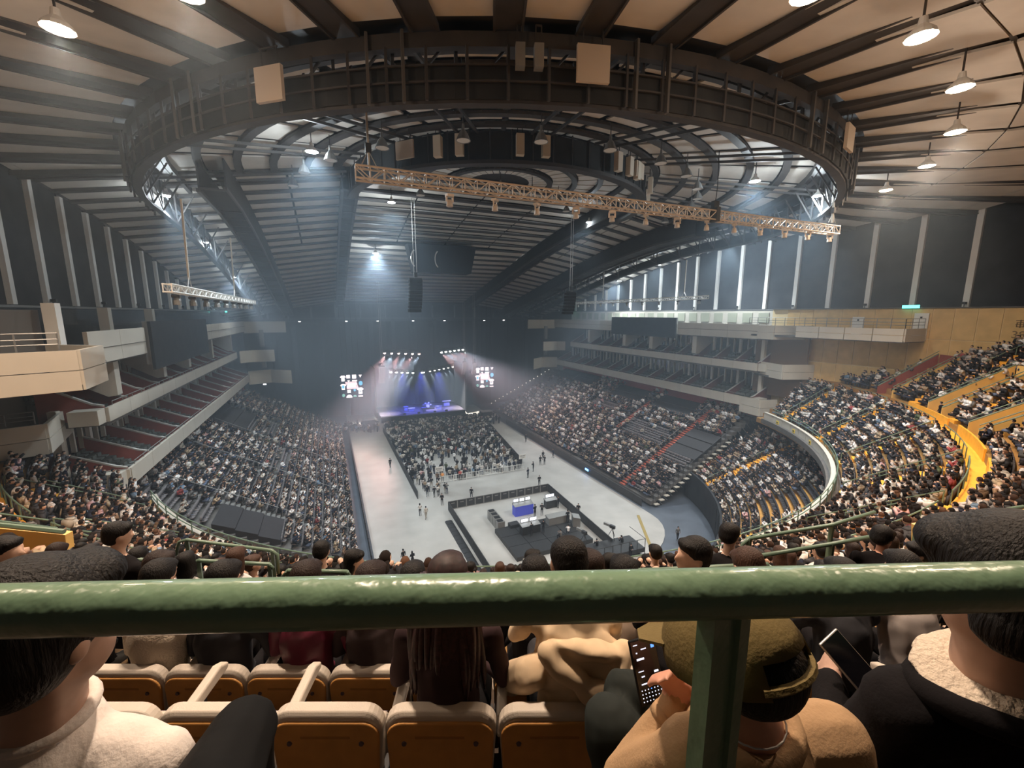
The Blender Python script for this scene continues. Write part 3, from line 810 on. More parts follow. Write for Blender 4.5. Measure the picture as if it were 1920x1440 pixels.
for (x, y, nm) in ((2.6, 25, 'left'), (39.9, 23.6, 'right')):
    t2 = empty('truss_hoist', (x, y, 33.6), 0, 'chain hoist and steel lines lifting the %s end of the long truss' % nm, 'hoist')
    m = MB(); m.bar((0, 0, 0), (0, .1, 4.1), .16, .1); m.build('hoist_sling', M_cream, t2)
    m = MB(); m.tube([(-.45, 0, 0), (0, 0, .9), (.45, 0, 0)], .03, 5); m.build('bridle', M_alu, t2)
    m = MB(); m.box((0, 0, 1.0), (.3, .25, .45)); m.build('motor', M_dark, t2)
t2 = empty('truss_clamp', (26.8, 24.1, 33.0), 0, 'black clamp holding cable at the joint in the long truss', 'clamp')
m = MB(); m.box((0, 0, .2), (.35, .75, 1.0)); m.box((0, 0, .9), (.5, .3, .5)); m.tube([(0, 0, 1.1), (.1, 0, 2.2), (0, 0, 4.6)], .03, 5); m.build('clamp_body', M_dark, t2)
tl, P_, L_ = truss((-8, 29.6, 27.2), (-8.2, 62, 27.15), .42, .4, .8, 'left side lighting truss hanging beside the dark wall', M_white)
trr, P_, L_ = truss((50.5, 45.5, 28.1), (50.5, 82, 28.0), .45, .4, .8, 'right side lighting truss hanging in front of the pale pillars', M_white)
for j, (x0, ya, yb, z, nm) in enumerate(((-8, 31, 58, 27.0, 'left'), (50.5, 47, 80, 27.9, 'right'))):
    for i in range(9):
        y = ya + (yb - ya) * i / 8
        t2 = empty('truss_lamp', (x0, y, z), 0, '%s small moving lamp from the near end of the %s side truss' % (ORD[i], nm), 'stage lamp', 'lamps under the %s side truss' % nm)
        m = MB(); m.box((0, 0, 0), (.4, .4, .15)); m.build('yoke', M_dark, t2)
        m = MB(); m.lathe((0, 0, -.5), [(.12, .45), (.2, .25), (.22, 0), (.18, 0)], 9); m.build('lamp_head', M_steel, t2)
    for y in (ya + 3, yb - 9):
        t2 = empty('truss_hoist', (x0, y, z + .6), 0, '%s hoist sling over the %s side truss' % ('nearer' if y < ya + 4 else 'farther', nm), 'hoist', 'slings over the %s side truss' % nm)
        m = MB(); m.bar((0, 0, .6), (.1, 0, 5.5), .14, .1); m.build('hoist_sling', M_cream, t2)
        m = MB(); m.tube([(0, -.5, 0), (0, 0, .8), (0, .5, 0)], .03, 5); m.build('bridle', M_alu, t2)
# ---- hanging loudspeaker arrays
def line_array(x, y, z_top, n, wd, hh, label, mt=M_black, curve=.02, top=38):
    t = empty('loudspeaker_array', (x, y, z_top), 0, label, 'loudspeaker')
    for k in range(n):
        m = MB(); dy = curve * k * k
        m.prism([(-wd / 2, -.0 + dy, -hh * k - .02), (-wd / 2, -.0 + dy, -hh * (k + 1)), (-wd / 2, .9 + dy, -hh * (k + .9)), (-wd / 2, .9 + dy, -hh * (k + .1))], (wd, 0, 0))
        m.build('speaker_box', mt, t)
    m = MB(); m.bar((-wd / 2, .4, .08), (wd / 2, .4, .08), .3, .16); m.build('fly_bar', M_dark, t)
    m = MB(); m.tube([(-.18, .3, .1), (-.18, .3, top - z_top)], .035, 5); m.tube([(.18, .3, .1), (.18, .3, top - z_top)], .035, 5); m.build('flying_wire', M_alu, t)
    m = MB(); m.box((0, .3, .55), (.4, .35, .6)); m.build('motor', M_dark, t)
line_array(10.7, 55, 30.3, 9, 1.6, .46, 'black loudspeaker column hanging left of the hall centre', top=40)
line_array(33.6, 55, 29.1, 7, 1.5, .46, 'black loudspeaker column hanging right of the hall centre', top=40)
# ================================================================== CROWD AND SEATS
def rb(c, d, ax=None):                      # box -> verts, quads
    m = MB(); m.box(c, d, ax=ax); return m
SKIN, TOP, HAIR, BOT = 0, 1, 2, 3
def tapered(m, a, b, wa, wb, da, db):
    """box from a to b (points), widths in x and depths in y at the two ends"""
    a, b = Vector(a), Vector(b)
    vs = []
    for p, w_, d_ in ((a, wa, da), (b, wb, db)):
        for sx, sy in ((-1, -1), (1, -1), (1, 1), (-1, 1)): vs.append((p.x + sx * w_ / 2, p.y + sy * d_ / 2, p.z))
    m.add(vs, [(0, 3, 2, 1), (4, 5, 6, 7), (0, 1, 5, 4), (1, 2, 6, 5), (2, 3, 7, 6), (3, 0, 4, 7)])
def limb(m, a, b, w1):
    m.bar(a, b, w1, w1)
def low_head(m, c, r, tilt=0.0):
    base = len(m.f); m.mi = SKIN
    m.ellipsoid(c, (r * .86, r, r * 1.18), 7, 5)
    for k in range(base, len(m.f)):
        f = m.f[k]; cx_ = sum(m.v[i][0] for i in f) / 4 - c[0]; cy_ = sum(m.v[i][1] for i in f) / 4 - c[1]; cz_ = sum(m.v[i][2] for i in f) / 4 - c[2]
        if cz_ > r * .45 or (cy_ < r * .3 and cz_ > -r * .6): m.m[k] = HAIR
def low_seated(lean=0.0, arms='lap', long_hair=False):
    m = MB()
    m.mi = TOP; tapered(m, (0, -.02, .42), (0, -.02 + lean * .3, .74), .34, .37, .22, .23); tapered(m, (0, -.02 + lean * .3, .74), (0, lean * .55, 1.02), .38, .43, .23, .17)
    tapered(m, (0, lean * .55, 1.02), (0, lean * .58, 1.07), .40, .14, .17, .12)
    for sx in (-1, 1):
        m.mi = BOT; limb(m, (sx * .1, .02, .5), (sx * .12, .44, .5), .15)
        m.mi = TOP
        sh = Vector((sx * .22, lean * .5, .98))
        if arms == 'lap': el = Vector((sx * .27, .04 + lean * .3, .70)); ha = Vector((sx * .08, .26 + lean * .4, .66))
        else: el = Vector((sx * .26, .18 + lean * .4, .78)); ha = Vector((sx * .07, .34 + lean * .4, .98))
        limb(m, sh, el, .12); limb(m, el, ha, .095)
        m.mi = SKIN; m.box(ha, (.07, .08, .07))
    low_head(m, (0, lean * .7 + .03, 1.22), .105)
    if long_hair: m.mi = HAIR; tapered(m, (0, lean * .6 - .06, .9), (0, lean * .7 - .05, 1.22), .22, .2, .06, .09)
    return m
def low_standing(ph=0.0, long_hair=False):
    m = MB()
    m.mi = TOP; tapered(m, (0, 0, .85), (0, 0, 1.2), .33, .36, .2, .22); tapered(m, (0, 0, 1.2), (0, 0, 1.45), .37, .43, .22, .16)
    for sx in (-1, 1):
        m.mi = BOT; limb(m, (sx * .09, 0, .9), (sx * .10, sx * ph * .5, .45), .15); limb(m, (sx * .10, sx * ph * .5, .45), (sx * .11, sx * ph, .02), .11)
        m.mi = TOP; limb(m, (sx * .23, 0, 1.41), (sx * .27, 0, 1.12), .11); limb(m, (sx * .27, 0, 1.12), (sx * .16, .2, 1.0), .09)
        m.mi = SKIN; m.box((sx * .15, .22, 1.0), (.07, .08, .07))
    low_head(m, (0, .02, 1.62), .105)
    if long_hair: m.mi = HAIR; tapered(m, (0, -.08, 1.3), (0, -.06, 1.62), .2, .19, .06, .09)
    return m
LOWS = [low_seated(0), low_seated(.35), low_seated(.15, 'phone'), low_seated(.05, 'lap', True), low_seated(.3, 'phone', True)]
STANDS = [low_standing(0), low_standing(.12), low_standing(0, True), low_standing(-.1)]
TOPC = np.array([(.012, .012, .014), (.018, .018, .022), (.03, .03, .035), (.02, .025, .045), (.06, .06, .065), (.14, .135, .13), (.62, .60, .57), (.50, .46, .40), (.36, .28, .19), (.75, .73, .72), (.16, .10, .06), (.28, .06, .06), (.55, .34, .34), (.16, .24, .34), (.09, .11, .06), (.42, .38, .36)])
TOPW = np.array([17, 13, 9, 6, 6, 6, 11, 8, 4, 10, 3, 1.2, 1.4, 1.6, 1.5, 6.]); TOPW /= TOPW.sum()
BOTC = np.array([(.015, .015, .02), (.03, .035, .06), (.05, .05, .05), (.3, .27, .22), (.10, .13, .2)])
SKINC = np.array([(.52, .33, .24), (.60, .40, .30), (.45, .28, .2)])
HAIRC = np.array([(.008, .007, .007), (.014, .010, .009), (.035, .018, .012), (.10, .05, .03)])
def bake(name, protos, pos, yaw, scale, which, tops, mt, **kw):
    """one mesh of many low people (or seats), coloured through a face attribute"""
    V = []; Fq = []; C_ = []; off = 0
    n = len(pos)
    bots = BOTC[rng.choice(len(BOTC), n, p=[.5, .2, .15, .05, .1])]; skins = SKINC[rng.integers(0, 3, n)]; hairs = HAIRC[rng.choice(4, n, p=[.55, .25, .14, .06])]
    for pi_, pr in enumerate(protos):
        idx = np.nonzero(which == pi_)[0]
        if len(idx) == 0: continue
        bv = np.array(pr.v, dtype=np.float64); bf = np.array([f for f in pr.f], dtype=np.int64); bz = np.array(pr.m)
        c, s = np.cos(yaw[idx]), np.sin(yaw[idx])
        X = bv[None, :, 0] * scale[idx, None]; Y = bv[None, :, 1] * scale[idx, None]; Z = bv[None, :, 2] * scale[idx, None]
        W = np.stack([X * c[:, None] - Y * s[:, None] + pos[idx, 0:1], X * s[:, None] + Y * c[:, None] + pos[idx, 1:2], Z + pos[idx, 2:3]], -1)
        V.append(W.reshape(-1, 3)); k = len(bv)
        Fq.append((bf[None] + (np.arange(len(idx)) * k)[:, None, None] + off).reshape(-1, 4)); off += k * len(idx)
        pal = np.stack([skins[idx], tops[idx], hairs[idx], bots[idx]], 1)
        C_.append(pal[:, bz, :].reshape(-1, 3))
    V = np.concatenate(V); Fq = np.concatenate(Fq); C_ = np.concatenate(C_)
    me = bpy.data.meshes.new(name)
    me.vertices.add(len(V)); me.vertices.foreach_set('co', V.ravel())
    me.loops.add(len(Fq) * 4); me.loops.foreach_set('vertex_index', Fq.ravel().astype(np.int32))
    me.polygons.add(len(Fq)); me.polygons.foreach_set('loop_start', (np.arange(len(Fq)) * 4).astype(np.int32)); me.polygons.foreach_set('loop_total', np.full(len(Fq), 4, np.int32))
    at = me.attributes.new('tint', 'FLOAT_COLOR', 'FACE')
    at.data.foreach_set('color', np.concatenate([C_, np.ones((len(C_), 1))], 1).astype(np.float32).ravel())
    me.materials.append(mt); me.update(calc_edges=True)
    return link(name, me, **kw)
M_cloth = attr_mat('crowd_cloth')

# ---- collect places: (x, y, z, yaw, zone, row, seat)
places = []
def infront(x, y, z, mrg=60):
    q = project((x, y, z + 1))
    return q is not None and -mrg < q[0] < 1920 + mrg and -mrg < q[1] < 1500
# lower side blocks. the local +Y of a person looks at the arena centre line
AISL = {1: (48.3, 60.8, 74.0, 87.0), -1: (47.6, 58.6, 70.5, 83)}
def blocked_low(side, i, y):
    if side > 0:
        if 42 < y < 47.7 and 9 <= i <= 14: return 'tarp'
        if i >= 17 and (50.5 < y < 59.5 or 62 < y < 72): return 'tarp'
        if i >= 18 and y > 80: return 'tarp'
        if 49 < y < 59 and 9 <= i <= 12: return 'empty'
        if 66 < y < 74 and i in (13, 14, 17): return 'empty'
        if 42 < y < 48 and i in (7, 8): return 'empty'
    else:
        if 42 < y < 46.9 and 8 <= i <= 13: return 'tarp'
        if 71 < y < 82 and i >= 16: return 'tarp'
        if 60 < y < 70 and i in (9, 10): return 'empty'
        if 72 < y < 82 and i in (12, 13, 15): return 'empty'
        if 42 < y < 46 and i > 13: return 'empty'
    return ''
seatsP = []
for side in (-1, 1):
    for i in range(NROW):
        y = 42.5
        while y < 98:
            y += 0.54
            if any(abs(y - a_) < .65 for a_ in AISL[side]): continue
            b = blocked_low(side, i, y)
            if b == 'tarp': continue
            x = CX + side * (low_x(i) + .62); z = low_z(i)
            if not infront(x, y, z): continue
            yaw = PI / 2 if side > 0 else -PI / 2
            yaw += side * .22                     # the seats turn a little to the stage
            seatsP.append((x, y, z, yaw, 'low'))
            dens = .90 if b == '' else .07
            if y > 92 and i > 12: dens = .3
            if rng.random() < dens: places.append((x - side * .05, y, z, yaw + rng.normal(0, .25), 'low', i, side))
# lower round end
CAIS = (-26.5, -57.5, -71, -90, -110, -125, -140)
for i in range(LROWS):
    r = lowc_r(i) + .55; st = math.degrees(.55 / r); a = -160
    while a < -17:
        a += st
        if any(abs(a - q) * math.radians(1) * r < .6 for q in CAIS): continue
        x, y = pol(r, a); z = lowc_z(i)
        if y > 41.2: continue
        if not infront(x, y, z): continue
        q = project((x, y, z + 1))
        if q[1] > 1120: continue
        yaw = math.radians(a) + PI / 2 
        seatsP.append((x, y, z, yaw, 'corner'))
        if -52 < a < -43 and 4 <= i <= 9: continue
        if rng.random() < .9: places.append((x, y, z, yaw + rng.normal(0, .25), 'corner', i, 0))
# upper tier
AIS_LO = (-28.0, -41.5, -54.5, -67.5, -81, -98, -112, -126, -139.5, -152)
AIS_HI = (-33.0, -43.5, -53.5, -64, -75, -86, -99, -124, -132, -143, -154)
VOMS = (-37.0, -49.0, -60.0, -133)
CAMR = math.hypot(CX, CY); CAMA = math.degrees(math.atan2(-CY, -CX))
upper = []
for i in range(UROWS):
    if i == 7: continue
    r = up_r(i) + .5; st = math.degrees(.56 / r); a = -165
    while a < -15:
        a += st
        ais = AIS_LO if i < 7 else AIS_HI
        if any(abs(a - q) * math.radians(1) * r < .62 for q in ais): continue
        if any(abs(a - q) * math.radians(1) * r < 1.5 for q in VOMS) and 8 <= i <= 13: continue
        x, y = pol(r, a); z = up_z(i)
        if x > PX - .6 or x < -19.2 or y > 39.0: continue
        if x > 53.5 and y > 36: continue
        if not infront(x, y, z, 30): continue
        d = (Vector((x, y, z)) - CAMPOS).dot(fh)
        if (i >= 17 and -123 < a < -100) or math.hypot(x, y) < 4.4 or d < 1.6: continue
        q_ = project((x, y, z + 1.2))
        if math.hypot(x, y) < 6.3 and q_ and 540 < q_[0] < 1650: continue
        q = project((x, y, z + 1.25))
        if q[1] > 1150: continue
        yaw = math.radians(a) + PI / 2
        upper.append((x, y, z, yaw, i, a, q))
for (x, y, z, yaw, i, a, q) in upper:
    seatsP.append((x, y, z, yaw, 'up'))
    if rng.random() < .93: places.append((x, y, z, yaw + rng.normal(0, .25), 'up', i, a))
print('seats', len(seatsP), 'people', len(places))

# ---- rank the seated people by how large they show; the first ones become objects of their own
def shown(p):
    q = project((p[0], p[1], p[2] + 1.1))
    if not (5 < q[0] < 1915) or q[1] > 1085: return 0
    return 1 / q[2]
NIND = 235
order = sorted(range(len(places)), key=lambda k: -shown(places[k]))
ind = set(order[:NIND])
rest = [places[k] for k in range(len(places)) if k not in ind]
A = np.array([p[:4] for p in rest], dtype=float)
tops = TOPC[rng.choice(len(TOPC), len(rest), p=TOPW)] * rng.uniform(.75, 1.25, (len(rest), 1))
bake('seated_spectators', LOWS, A[:, :3], A[:, 3], rng.uniform(1.0, 1.17, len(rest)), rng.choice(5, len(rest), p=[.25, .2, .2, .2, .15]), np.clip(tops, 0, .85), M_cloth,
     label='thousands of small seated spectators filling both tiers', cat='crowd', kind='stuff')
# ---- seats
def low_seat():
    m = MB(); m.mi = 1
    m.box((0, -.22, .62), (.46, .07, .50)); m.box((0, -.02, .40), (.45, .40, .08))
    m.mi = 3; m.box((.25, -.05, .55), (.05, .34, .04)); m.bar((-.0, -.2, 0), (0, -.2, .4), .08, .08)
    return m
SR = sorted(range(len(seatsP)), key=lambda k: -(shown(seatsP[k]) if shown(seatsP[k]) else 0))
s_ind = set(SR[:120])
sr = [seatsP[k] for k in range(len(seatsP)) if k not in s_ind]
A = np.array([p[:4] for p in sr], dtype=float)
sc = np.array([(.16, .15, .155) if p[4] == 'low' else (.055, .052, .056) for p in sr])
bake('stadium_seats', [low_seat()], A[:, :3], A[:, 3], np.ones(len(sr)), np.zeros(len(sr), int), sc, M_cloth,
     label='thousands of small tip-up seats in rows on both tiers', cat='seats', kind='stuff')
# ================================================================== MODELLED PEOPLE
ZONES = ['skin', 'top', 'bottom', 'shoe']
def make_body(name, parts, voxel=.022, smooth=3, mats=None, fold=0.0, sub=False):
    """parts: ('c', a, b, ra, rb, zone) tapered limb, ('e', centre, (rx,ry,rz), rotation or None, zone) rounded mass.
    All are fused into one continuous skin; zones become material slots."""
    m = MB()
    for p in parts:
        if p[0] == 'c':
            a, b = Vector(p[1]), Vector(p[2]); ra, rb_ = p[3], p[4]; L = (b - a).length
            k = 6; pts = []; rr = []
            d = (b - a).normalized() if L > 1e-6 else Vector((0, 0, 1))
            for q in range(4): t = PI / 2 * (q / 3.2); pts.append(a - d * ra * math.cos(t)); rr.append(max(.002, ra * math.sin(t)))
            pts.append(a); rr.append(ra); pts.append(b); rr.append(rb_)
            for q in range(1, 4): t = PI / 2 * (q / 3.2); pts.append(b + d * rb_ * math.sin(t)); rr.append(max(.002, rb_ * math.cos(t)))
            m.tube(pts, rr, 10)
        else:
            m.ellipsoid(p[1], p[2], 12, 8, p[3])
    me = m.mesh(name, [])
    o = bpy.data.objects.new('tmp', me); COL.objects.link(o)
    r = o.modifiers.new('r', 'REMESH'); r.mode = 'VOXEL'; r.voxel_size = voxel; r.use_smooth_shade = True
    if smooth:
        s = o.modifiers.new('s', 'SMOOTH'); s.factor = .6; s.iterations = smooth
    dg = bpy.context.evaluated_depsgraph_get(); dg.update()
    out = bpy.data.meshes.new_from_object(o.evaluated_get(dg)); bpy.data.objects.remove(o)
    out.name = name
    n = len(out.polygons)
    nv = len(out.vertices)
    co = np.empty(nv * 3); out.vertices.foreach_get('co', co); co = co.reshape(-1, 3)
    if fold:                                # cloth folds: push the skin in and out with a wavy field
        nr = np.empty(nv * 3); out.vertices.foreach_get('normal', nr); nr = nr.reshape(-1, 3)
        ph = co @ np.array([[17., 9, -8], [-7, 15, 21], [23, -11, 6]]).T
        d = np.sin(ph[:, 0] + 1.7 * np.sin(ph[:, 1])) * .6 + np.sin(ph[:, 2] * 1.4 + 2 * np.sin(ph[:, 0] * .8)) * .4
        co2 = co + nr * (d * fold)[:, None]
    cen = np.empty(n * 3); out.polygons.foreach_get('center', cen); cen = cen.reshape(-1, 3)
    def zone_of(pts):
        best = np.full(len(pts), 1e9); zi = np.zeros(len(pts), np.int32)
        for p in parts:
            if p[0] == 'c':
                a, b = np.array(p[1], float), np.array(p[2], float); ab = b - a
                t = np.clip(((pts - a) @ ab) / max(1e-9, ab @ ab), 0, 1)
                d = np.linalg.norm(pts - a - t[:, None] * ab, axis=1) - (p[3] + (p[4] - p[3]) * t)
            else:
                c = np.array(p[1], float); q = pts - c
                if p[3] is not None: q = q @ np.array(p[3])
                rr = np.array(p[2]); d = (np.linalg.norm(q / rr, axis=1) - 1) * rr.min()
            w_ = d < best; best[w_] = d[w_]; zi[w_] = p[-1]
        return zi
    zi = zone_of(cen)
    if fold:
        zv = zone_of(co); msk = (zv == 1) | (zv == 2); co[msk] = co2[msk]
        out.vertices.foreach_set('co', co.ravel())
    out.materials.clear()
    for k in range(4): out.materials.append((mats or [M_skin, M_black, M_black, M_black])[k])
    out.polygons.foreach_set('material_index', zi)
    out.polygons.foreach_set('use_smooth', [True] * n)
    out.update()
    return out
def skin_mat(name, c): 
    m = mat(name, c, .55, noise=.06, nscale=30)
    m.node_tree.nodes['Principled BSDF'].inputs['Subsurface Weight'].default_value = 0.0
    return m
M_skin = skin_mat('skin', (.50, .31, .23)); M_skin2 = skin_mat('skin_light', (.66, .43, .32)); M_skin3 = skin_mat('skin_warm', (.50, .29, .19))
def hair_mat(name, c):
    m = mat(name, c, .55); nt = m.node_tree; b = nt.nodes['Principled BSDF']; b.inputs['Specular IOR Level'].default_value = .28
    tc = nt.nodes.new('ShaderNodeTexCoord'); mp = nt.nodes.new('ShaderNodeMapping'); mp.inputs['Scale'].default_value = (95, 95, 9)
    n = nt.nodes.new('ShaderNodeTexNoise'); n.inputs['Scale'].default_value = 1.6; n.inputs['Detail'].default_value = 3
    nt.links.new(tc.outputs['Object'], mp.inputs['Vector']); nt.links.new(mp.outputs[0], n.inputs['Vector'])
    bp = nt.nodes.new('ShaderNodeBump'); bp.inputs['Strength'].default_value = .55; bp.inputs['Distance'].default_value = .012
    nt.links.new(n.outputs['Fac'], bp.inputs['Height']); nt.links.new(bp.outputs[0], b.inputs['Normal'])
    mx = nt.nodes.new('ShaderNodeMix'); mx.data_type = 'RGBA'; mx.inputs[6].default_value = (*[q * .5 for q in c], 1); mx.inputs[7].default_value = (*[q * 1.6 for q in c], 1)
    nt.links.new(n.outputs['Fac'], mx.inputs[0]); nt.links.new(mx.outputs[2], b.inputs['Base Color'])
    return m
M_hair = hair_mat('black_hair', (.007, .006, .006))
M_hair2 = hair_mat('brown_hair', (.020, .011, .009))
M_hair3 = hair_mat('light_brown_hair', (.055, .028, .019))
M_shoe = mat('shoe', (.05, .05, .05), .6)
TOPN = ['black', 'black', 'charcoal', 'navy', 'graphite', 'grey', 'white', 'cream', 'khaki', 'ivory', 'brown', 'maroon', 'pink', 'blue', 'olive', 'taupe']
TOPM = [mat('garment_' + TOPN[k].replace(' ', '_') + str(k), tuple(TOPC[k]), .8, noise=.12, nscale=6) for k in range(16)]
BOTM = [mat('trousers_%d' % k, tuple(BOTC[k]), .8) for k in range(5)]

def head_parts(c, r, z=0, turn=0.0, nod=0.0):
    """skull, jaw, nose, ears, neck stub. c: head centre, r: about half the head width"""
    M = Matrix.Rotation(turn, 3, 'Z') @ Matrix.Rotation(nod, 3, 'X'); c = Vector(c)
    e = lambda o, rr: ('e', tuple(c + M @ Vector(o)), rr, M, z)
    return [e((0, -.01, .02), (r * .92, r * 1.12, r * 1.12)), e((0, r * .32, -r * .55), (r * .66, r * .72, r * .75)),
            e((0, r * 1.12, -r * .12), (r * .15, r * .24, r * .26)), e((-r * .93, 0, -r * .1), (r * .12, r * .22, r * .33)), e((r * .93, 0, -r * .1), (r * .12, r * .22, r * .33))]
def hair_parts(c, r, turn=0.0, nod=0.0, long_=0.0, bun=False):
    M = Matrix.Rotation(turn, 3, 'Z') @ Matrix.Rotation(nod, 3, 'X'); c = Vector(c)
    e = lambda o, rr: ('e', tuple(c + M @ Vector(o)), rr, M, 0)
    p = [e((0, -r * .22, r * .42), (r * 1.03, r * 1.12, r * .98)), e((0, -r * .42, r * .0), (r * .99, r * .86, r * .95)), e((0, r * .55, r * .82), (r * .75, r * .5, r * .38))]
    if long_: p += [e((0, -r * .75, -long_ * .45), (r * .95, r * .42, long_ * .62)), e((-r * .8, -r * .2, -long_ * .35), (r * .28, r * .5, long_ * .5)), e((r * .8, -r * .2, -long_ * .35), (r * .28, r * .5, long_ * .5))]
    return p
def seated_parts(lean=0.0, turn=0.0, nod=-.15, arms='lap', hr=.088):
    c = (0, lean * .6 + .02, 1.235)
    p = [('e', (0, 0, .50), (.19, .15, .12), None, 2), ('c', (0, .0 + lean * .15, .6), (0, lean * .4 - .02, .9), .145, .165, 1),
         ('e', (0, lean * .5 - .01, .96), (.20, .115, .10), None, 1), ('c', (0, lean * .55, 1.0), (0, lean * .6, 1.14), .058, .05, 0)]
    for s in (-1, 1):
        kn = (s * .13, .46, .50)
        p += [('c', (s * .10, .04, .50), kn, .088, .066, 2), ('c', kn, (s * .13, .44, .10), .06, .045, 2), ('e', (s * .13, .50, .05), (.045, .13, .05), None, 3)]
        sh = (s * .20, lean * .5, .97)
        if arms == 'lap': el, ha = (s * .26, .06 + lean * .3, .70), (s * .09, .30 + lean * .4, .64)
        elif arms == 'phone': el, ha = (s * .25, .18 + lean * .4, .77), (s * .06, .36 + lean * .4, .92)
        else: el, ha = (s * .27, .10, .72), (s * .20, .36, .62) if s > 0 else (s * .02, .2, 1.08)
        p += [('c', sh, el, .058, .048, 1), ('c', el, (el[0] + (ha[0] - el[0]) * .8, el[1] + (ha[1] - el[1]) * .8, el[2] + (ha[2] - el[2]) * .8), .047, .036, 1), ('e', ha, (.036, .045, .04), None, 0)]
        for f in range(4):
            fx = ha[0] + (f - 1.5) * .018; p.append(('c', (fx, ha[1] + .02, ha[2]), (fx, ha[1] + .075 - .012 * abs(f - 1.5), ha[2] - .02), .010, .008, 0))
    return p + head_parts(c, hr, 0, turn, nod), c
def standing_parts(ph=0.0, turn=0.0, arms='side', lean=0):
    c = (0, .03 + lean, 1.62)
    p = [('e', (0, 0, .92), (.165, .115, .13), None, 2), ('c', (0, 0, 1.02), (0, lean * .6, 1.3), .125, .155, 1), ('e', (0, lean * .8, 1.38), (.19, .105, .09), None, 1), ('c', (0, lean, 1.42), (0, lean + .01, 1.54), .055, .05, 0)]
    for s in (-1, 1):
        kn = (s * .10, s * ph * .5 + .02, .48)
        p += [('c', (s * .09, 0, .88), kn, .085, .058, 2), ('c', kn, (s * .11, s * ph, .1), .056, .04, 2), ('e', (s * .11, s * ph + .05, .04), (.045, .125, .045), None, 3)]
        sh = (s * .20, lean * .8, 1.39)
        if arms == 'side': el, ha = (s * .25, -.02, 1.12), (s * .25, .08, .88)
        elif arms == 'front': el, ha = (s * .25, .04 + lean, 1.13), (s * .08, .22 + lean, 1.12)
        else: el, ha = (s * .24, .16, 1.18), (s * .06, .32, 1.3)
        p += [('c', sh, el, .055, .045, 1), ('c', el, (el[0] + (ha[0] - el[0]) * .8, el[1] + (ha[1] - el[1]) * .8, el[2] + (ha[2] - el[2]) * .8), .044, .034, 1), ('e', ha, (.035, .04, .045), None, 0)]
    return p + head_parts(c, .088, 0, turn), c
TPL = []          # (body mesh, hair mesh, sitting?, description of hair, of pose)
for (lean, turn, nod, arms, long_, ds) in ((0, 0, 0, 'lap', 0, 'hands in lap'), (.22, .1, -.4, 'phone', 0, 'bent over a phone'), (.05, .5, -.1, 'lap', .22, 'looking left'), (.15, -.3, -.3, 'phone', .26, 'holding a phone'), (-.03, -.6, 0, 'chin', 0, 'hand raised to chin'), (.1, 0, -.2, 'lap', .24, 'facing the stage')):
    pr, c = seated_parts(lean, turn, nod, arms)
    TPL.append((make_body('seated_body', pr, .023, 2), make_body('hair', hair_parts(c, .092, turn, nod, long_), .022, 2, [M_hair] * 4), 'long' if long_ else 'short', ds))
STD = []
for (ph, turn, arms, long_, ln) in ((0, 0, 'front', 0, 0), (.14, .2, 'side', 0, 0), (0, -.4, 'front', .22, 0), (.05, 0, 'phone', 0, .04)):
    pr, c = standing_parts(ph, turn, arms, ln)
    STD.append((make_body('standing_body', pr, .026, 2), make_body('hair', hair_parts(c, .092, turn, 0, long_), .024, 2, [M_hair] * 4), 'long' if long_ else 'short'))
def person(tp, loc, yaw, label, group=None, top=None, bottom=None, hair=None, skin=None, scale=1.0):
    o = link('person', tp[0], None, loc, yaw, label, 'person', group)
    o.scale = (scale,) * 3
    for k, mm in enumerate((skin or M_skin, top or TOPM[0], bottom or BOTM[0], M_shoe)):
        o.material_slots[k].link = 'OBJECT'; o.material_slots[k].material = mm
    h = link('hair', tp[1], o)
    h.material_slots[0].link = 'OBJECT'; h.material_slots[0].material = hair or M_hair
    return o
used_lab = {}
def unique(lab):
    used_lab[lab] = used_lab.get(lab, 0) + 1
    return lab
HN = [(M_hair, 'black'), (M_hair, 'black'), (M_hair2, 'brown'), (M_hair3, 'auburn')]
rows_seen = {}
for k in order[:NIND]:
    p = places[k]; ti = rng.integers(0, len(TPL)); tp = TPL[ti]; ci = rng.choice(16, p=TOPW); hm, hn = HN[rng.choice(4, p=[.4, .3, .2, .1])]
    q = project(p[:3])
    if p[4] == 'up':
        row, a = p[5], p[6]
        side = 'right' if q[0] > 960 else 'left'
        ais = AIS_LO if row < 7 else AIS_HI
        j = min(range(len(ais)), key=lambda t: abs(ais[t] - a)); dseat = int(abs(a - ais[j]) * math.radians(1) * up_r(row) / .56 + .5)
        lab = 'person, %s hair, %s top, %s row, %s seat %s of %s stair, %s tier' % (hn, TOPN[ci], ORD[row], ORD[max(0, dseat - 1)], 'left' if a < ais[j] else 'right', ORD[j], side)
    else:
        lab = 'person in %s top with %s %s hair, %s row of the %s lower seats' % (TOPN[ci], tp[2], hn, ORD[p[5]], 'right' if q[0] > 960 else 'left')
    person(tp, (p[0], p[1], p[2] + .02), p[3], lab, 'spectators in the nearest rows of the tiers', TOPM[ci], BOTM[rng.choice(5, p=[.5, .2, .15, .05, .1])], hm, [M_skin, M_skin2, M_skin3][rng.integers(0, 3)], float(rng.uniform(.94, 1.05)))
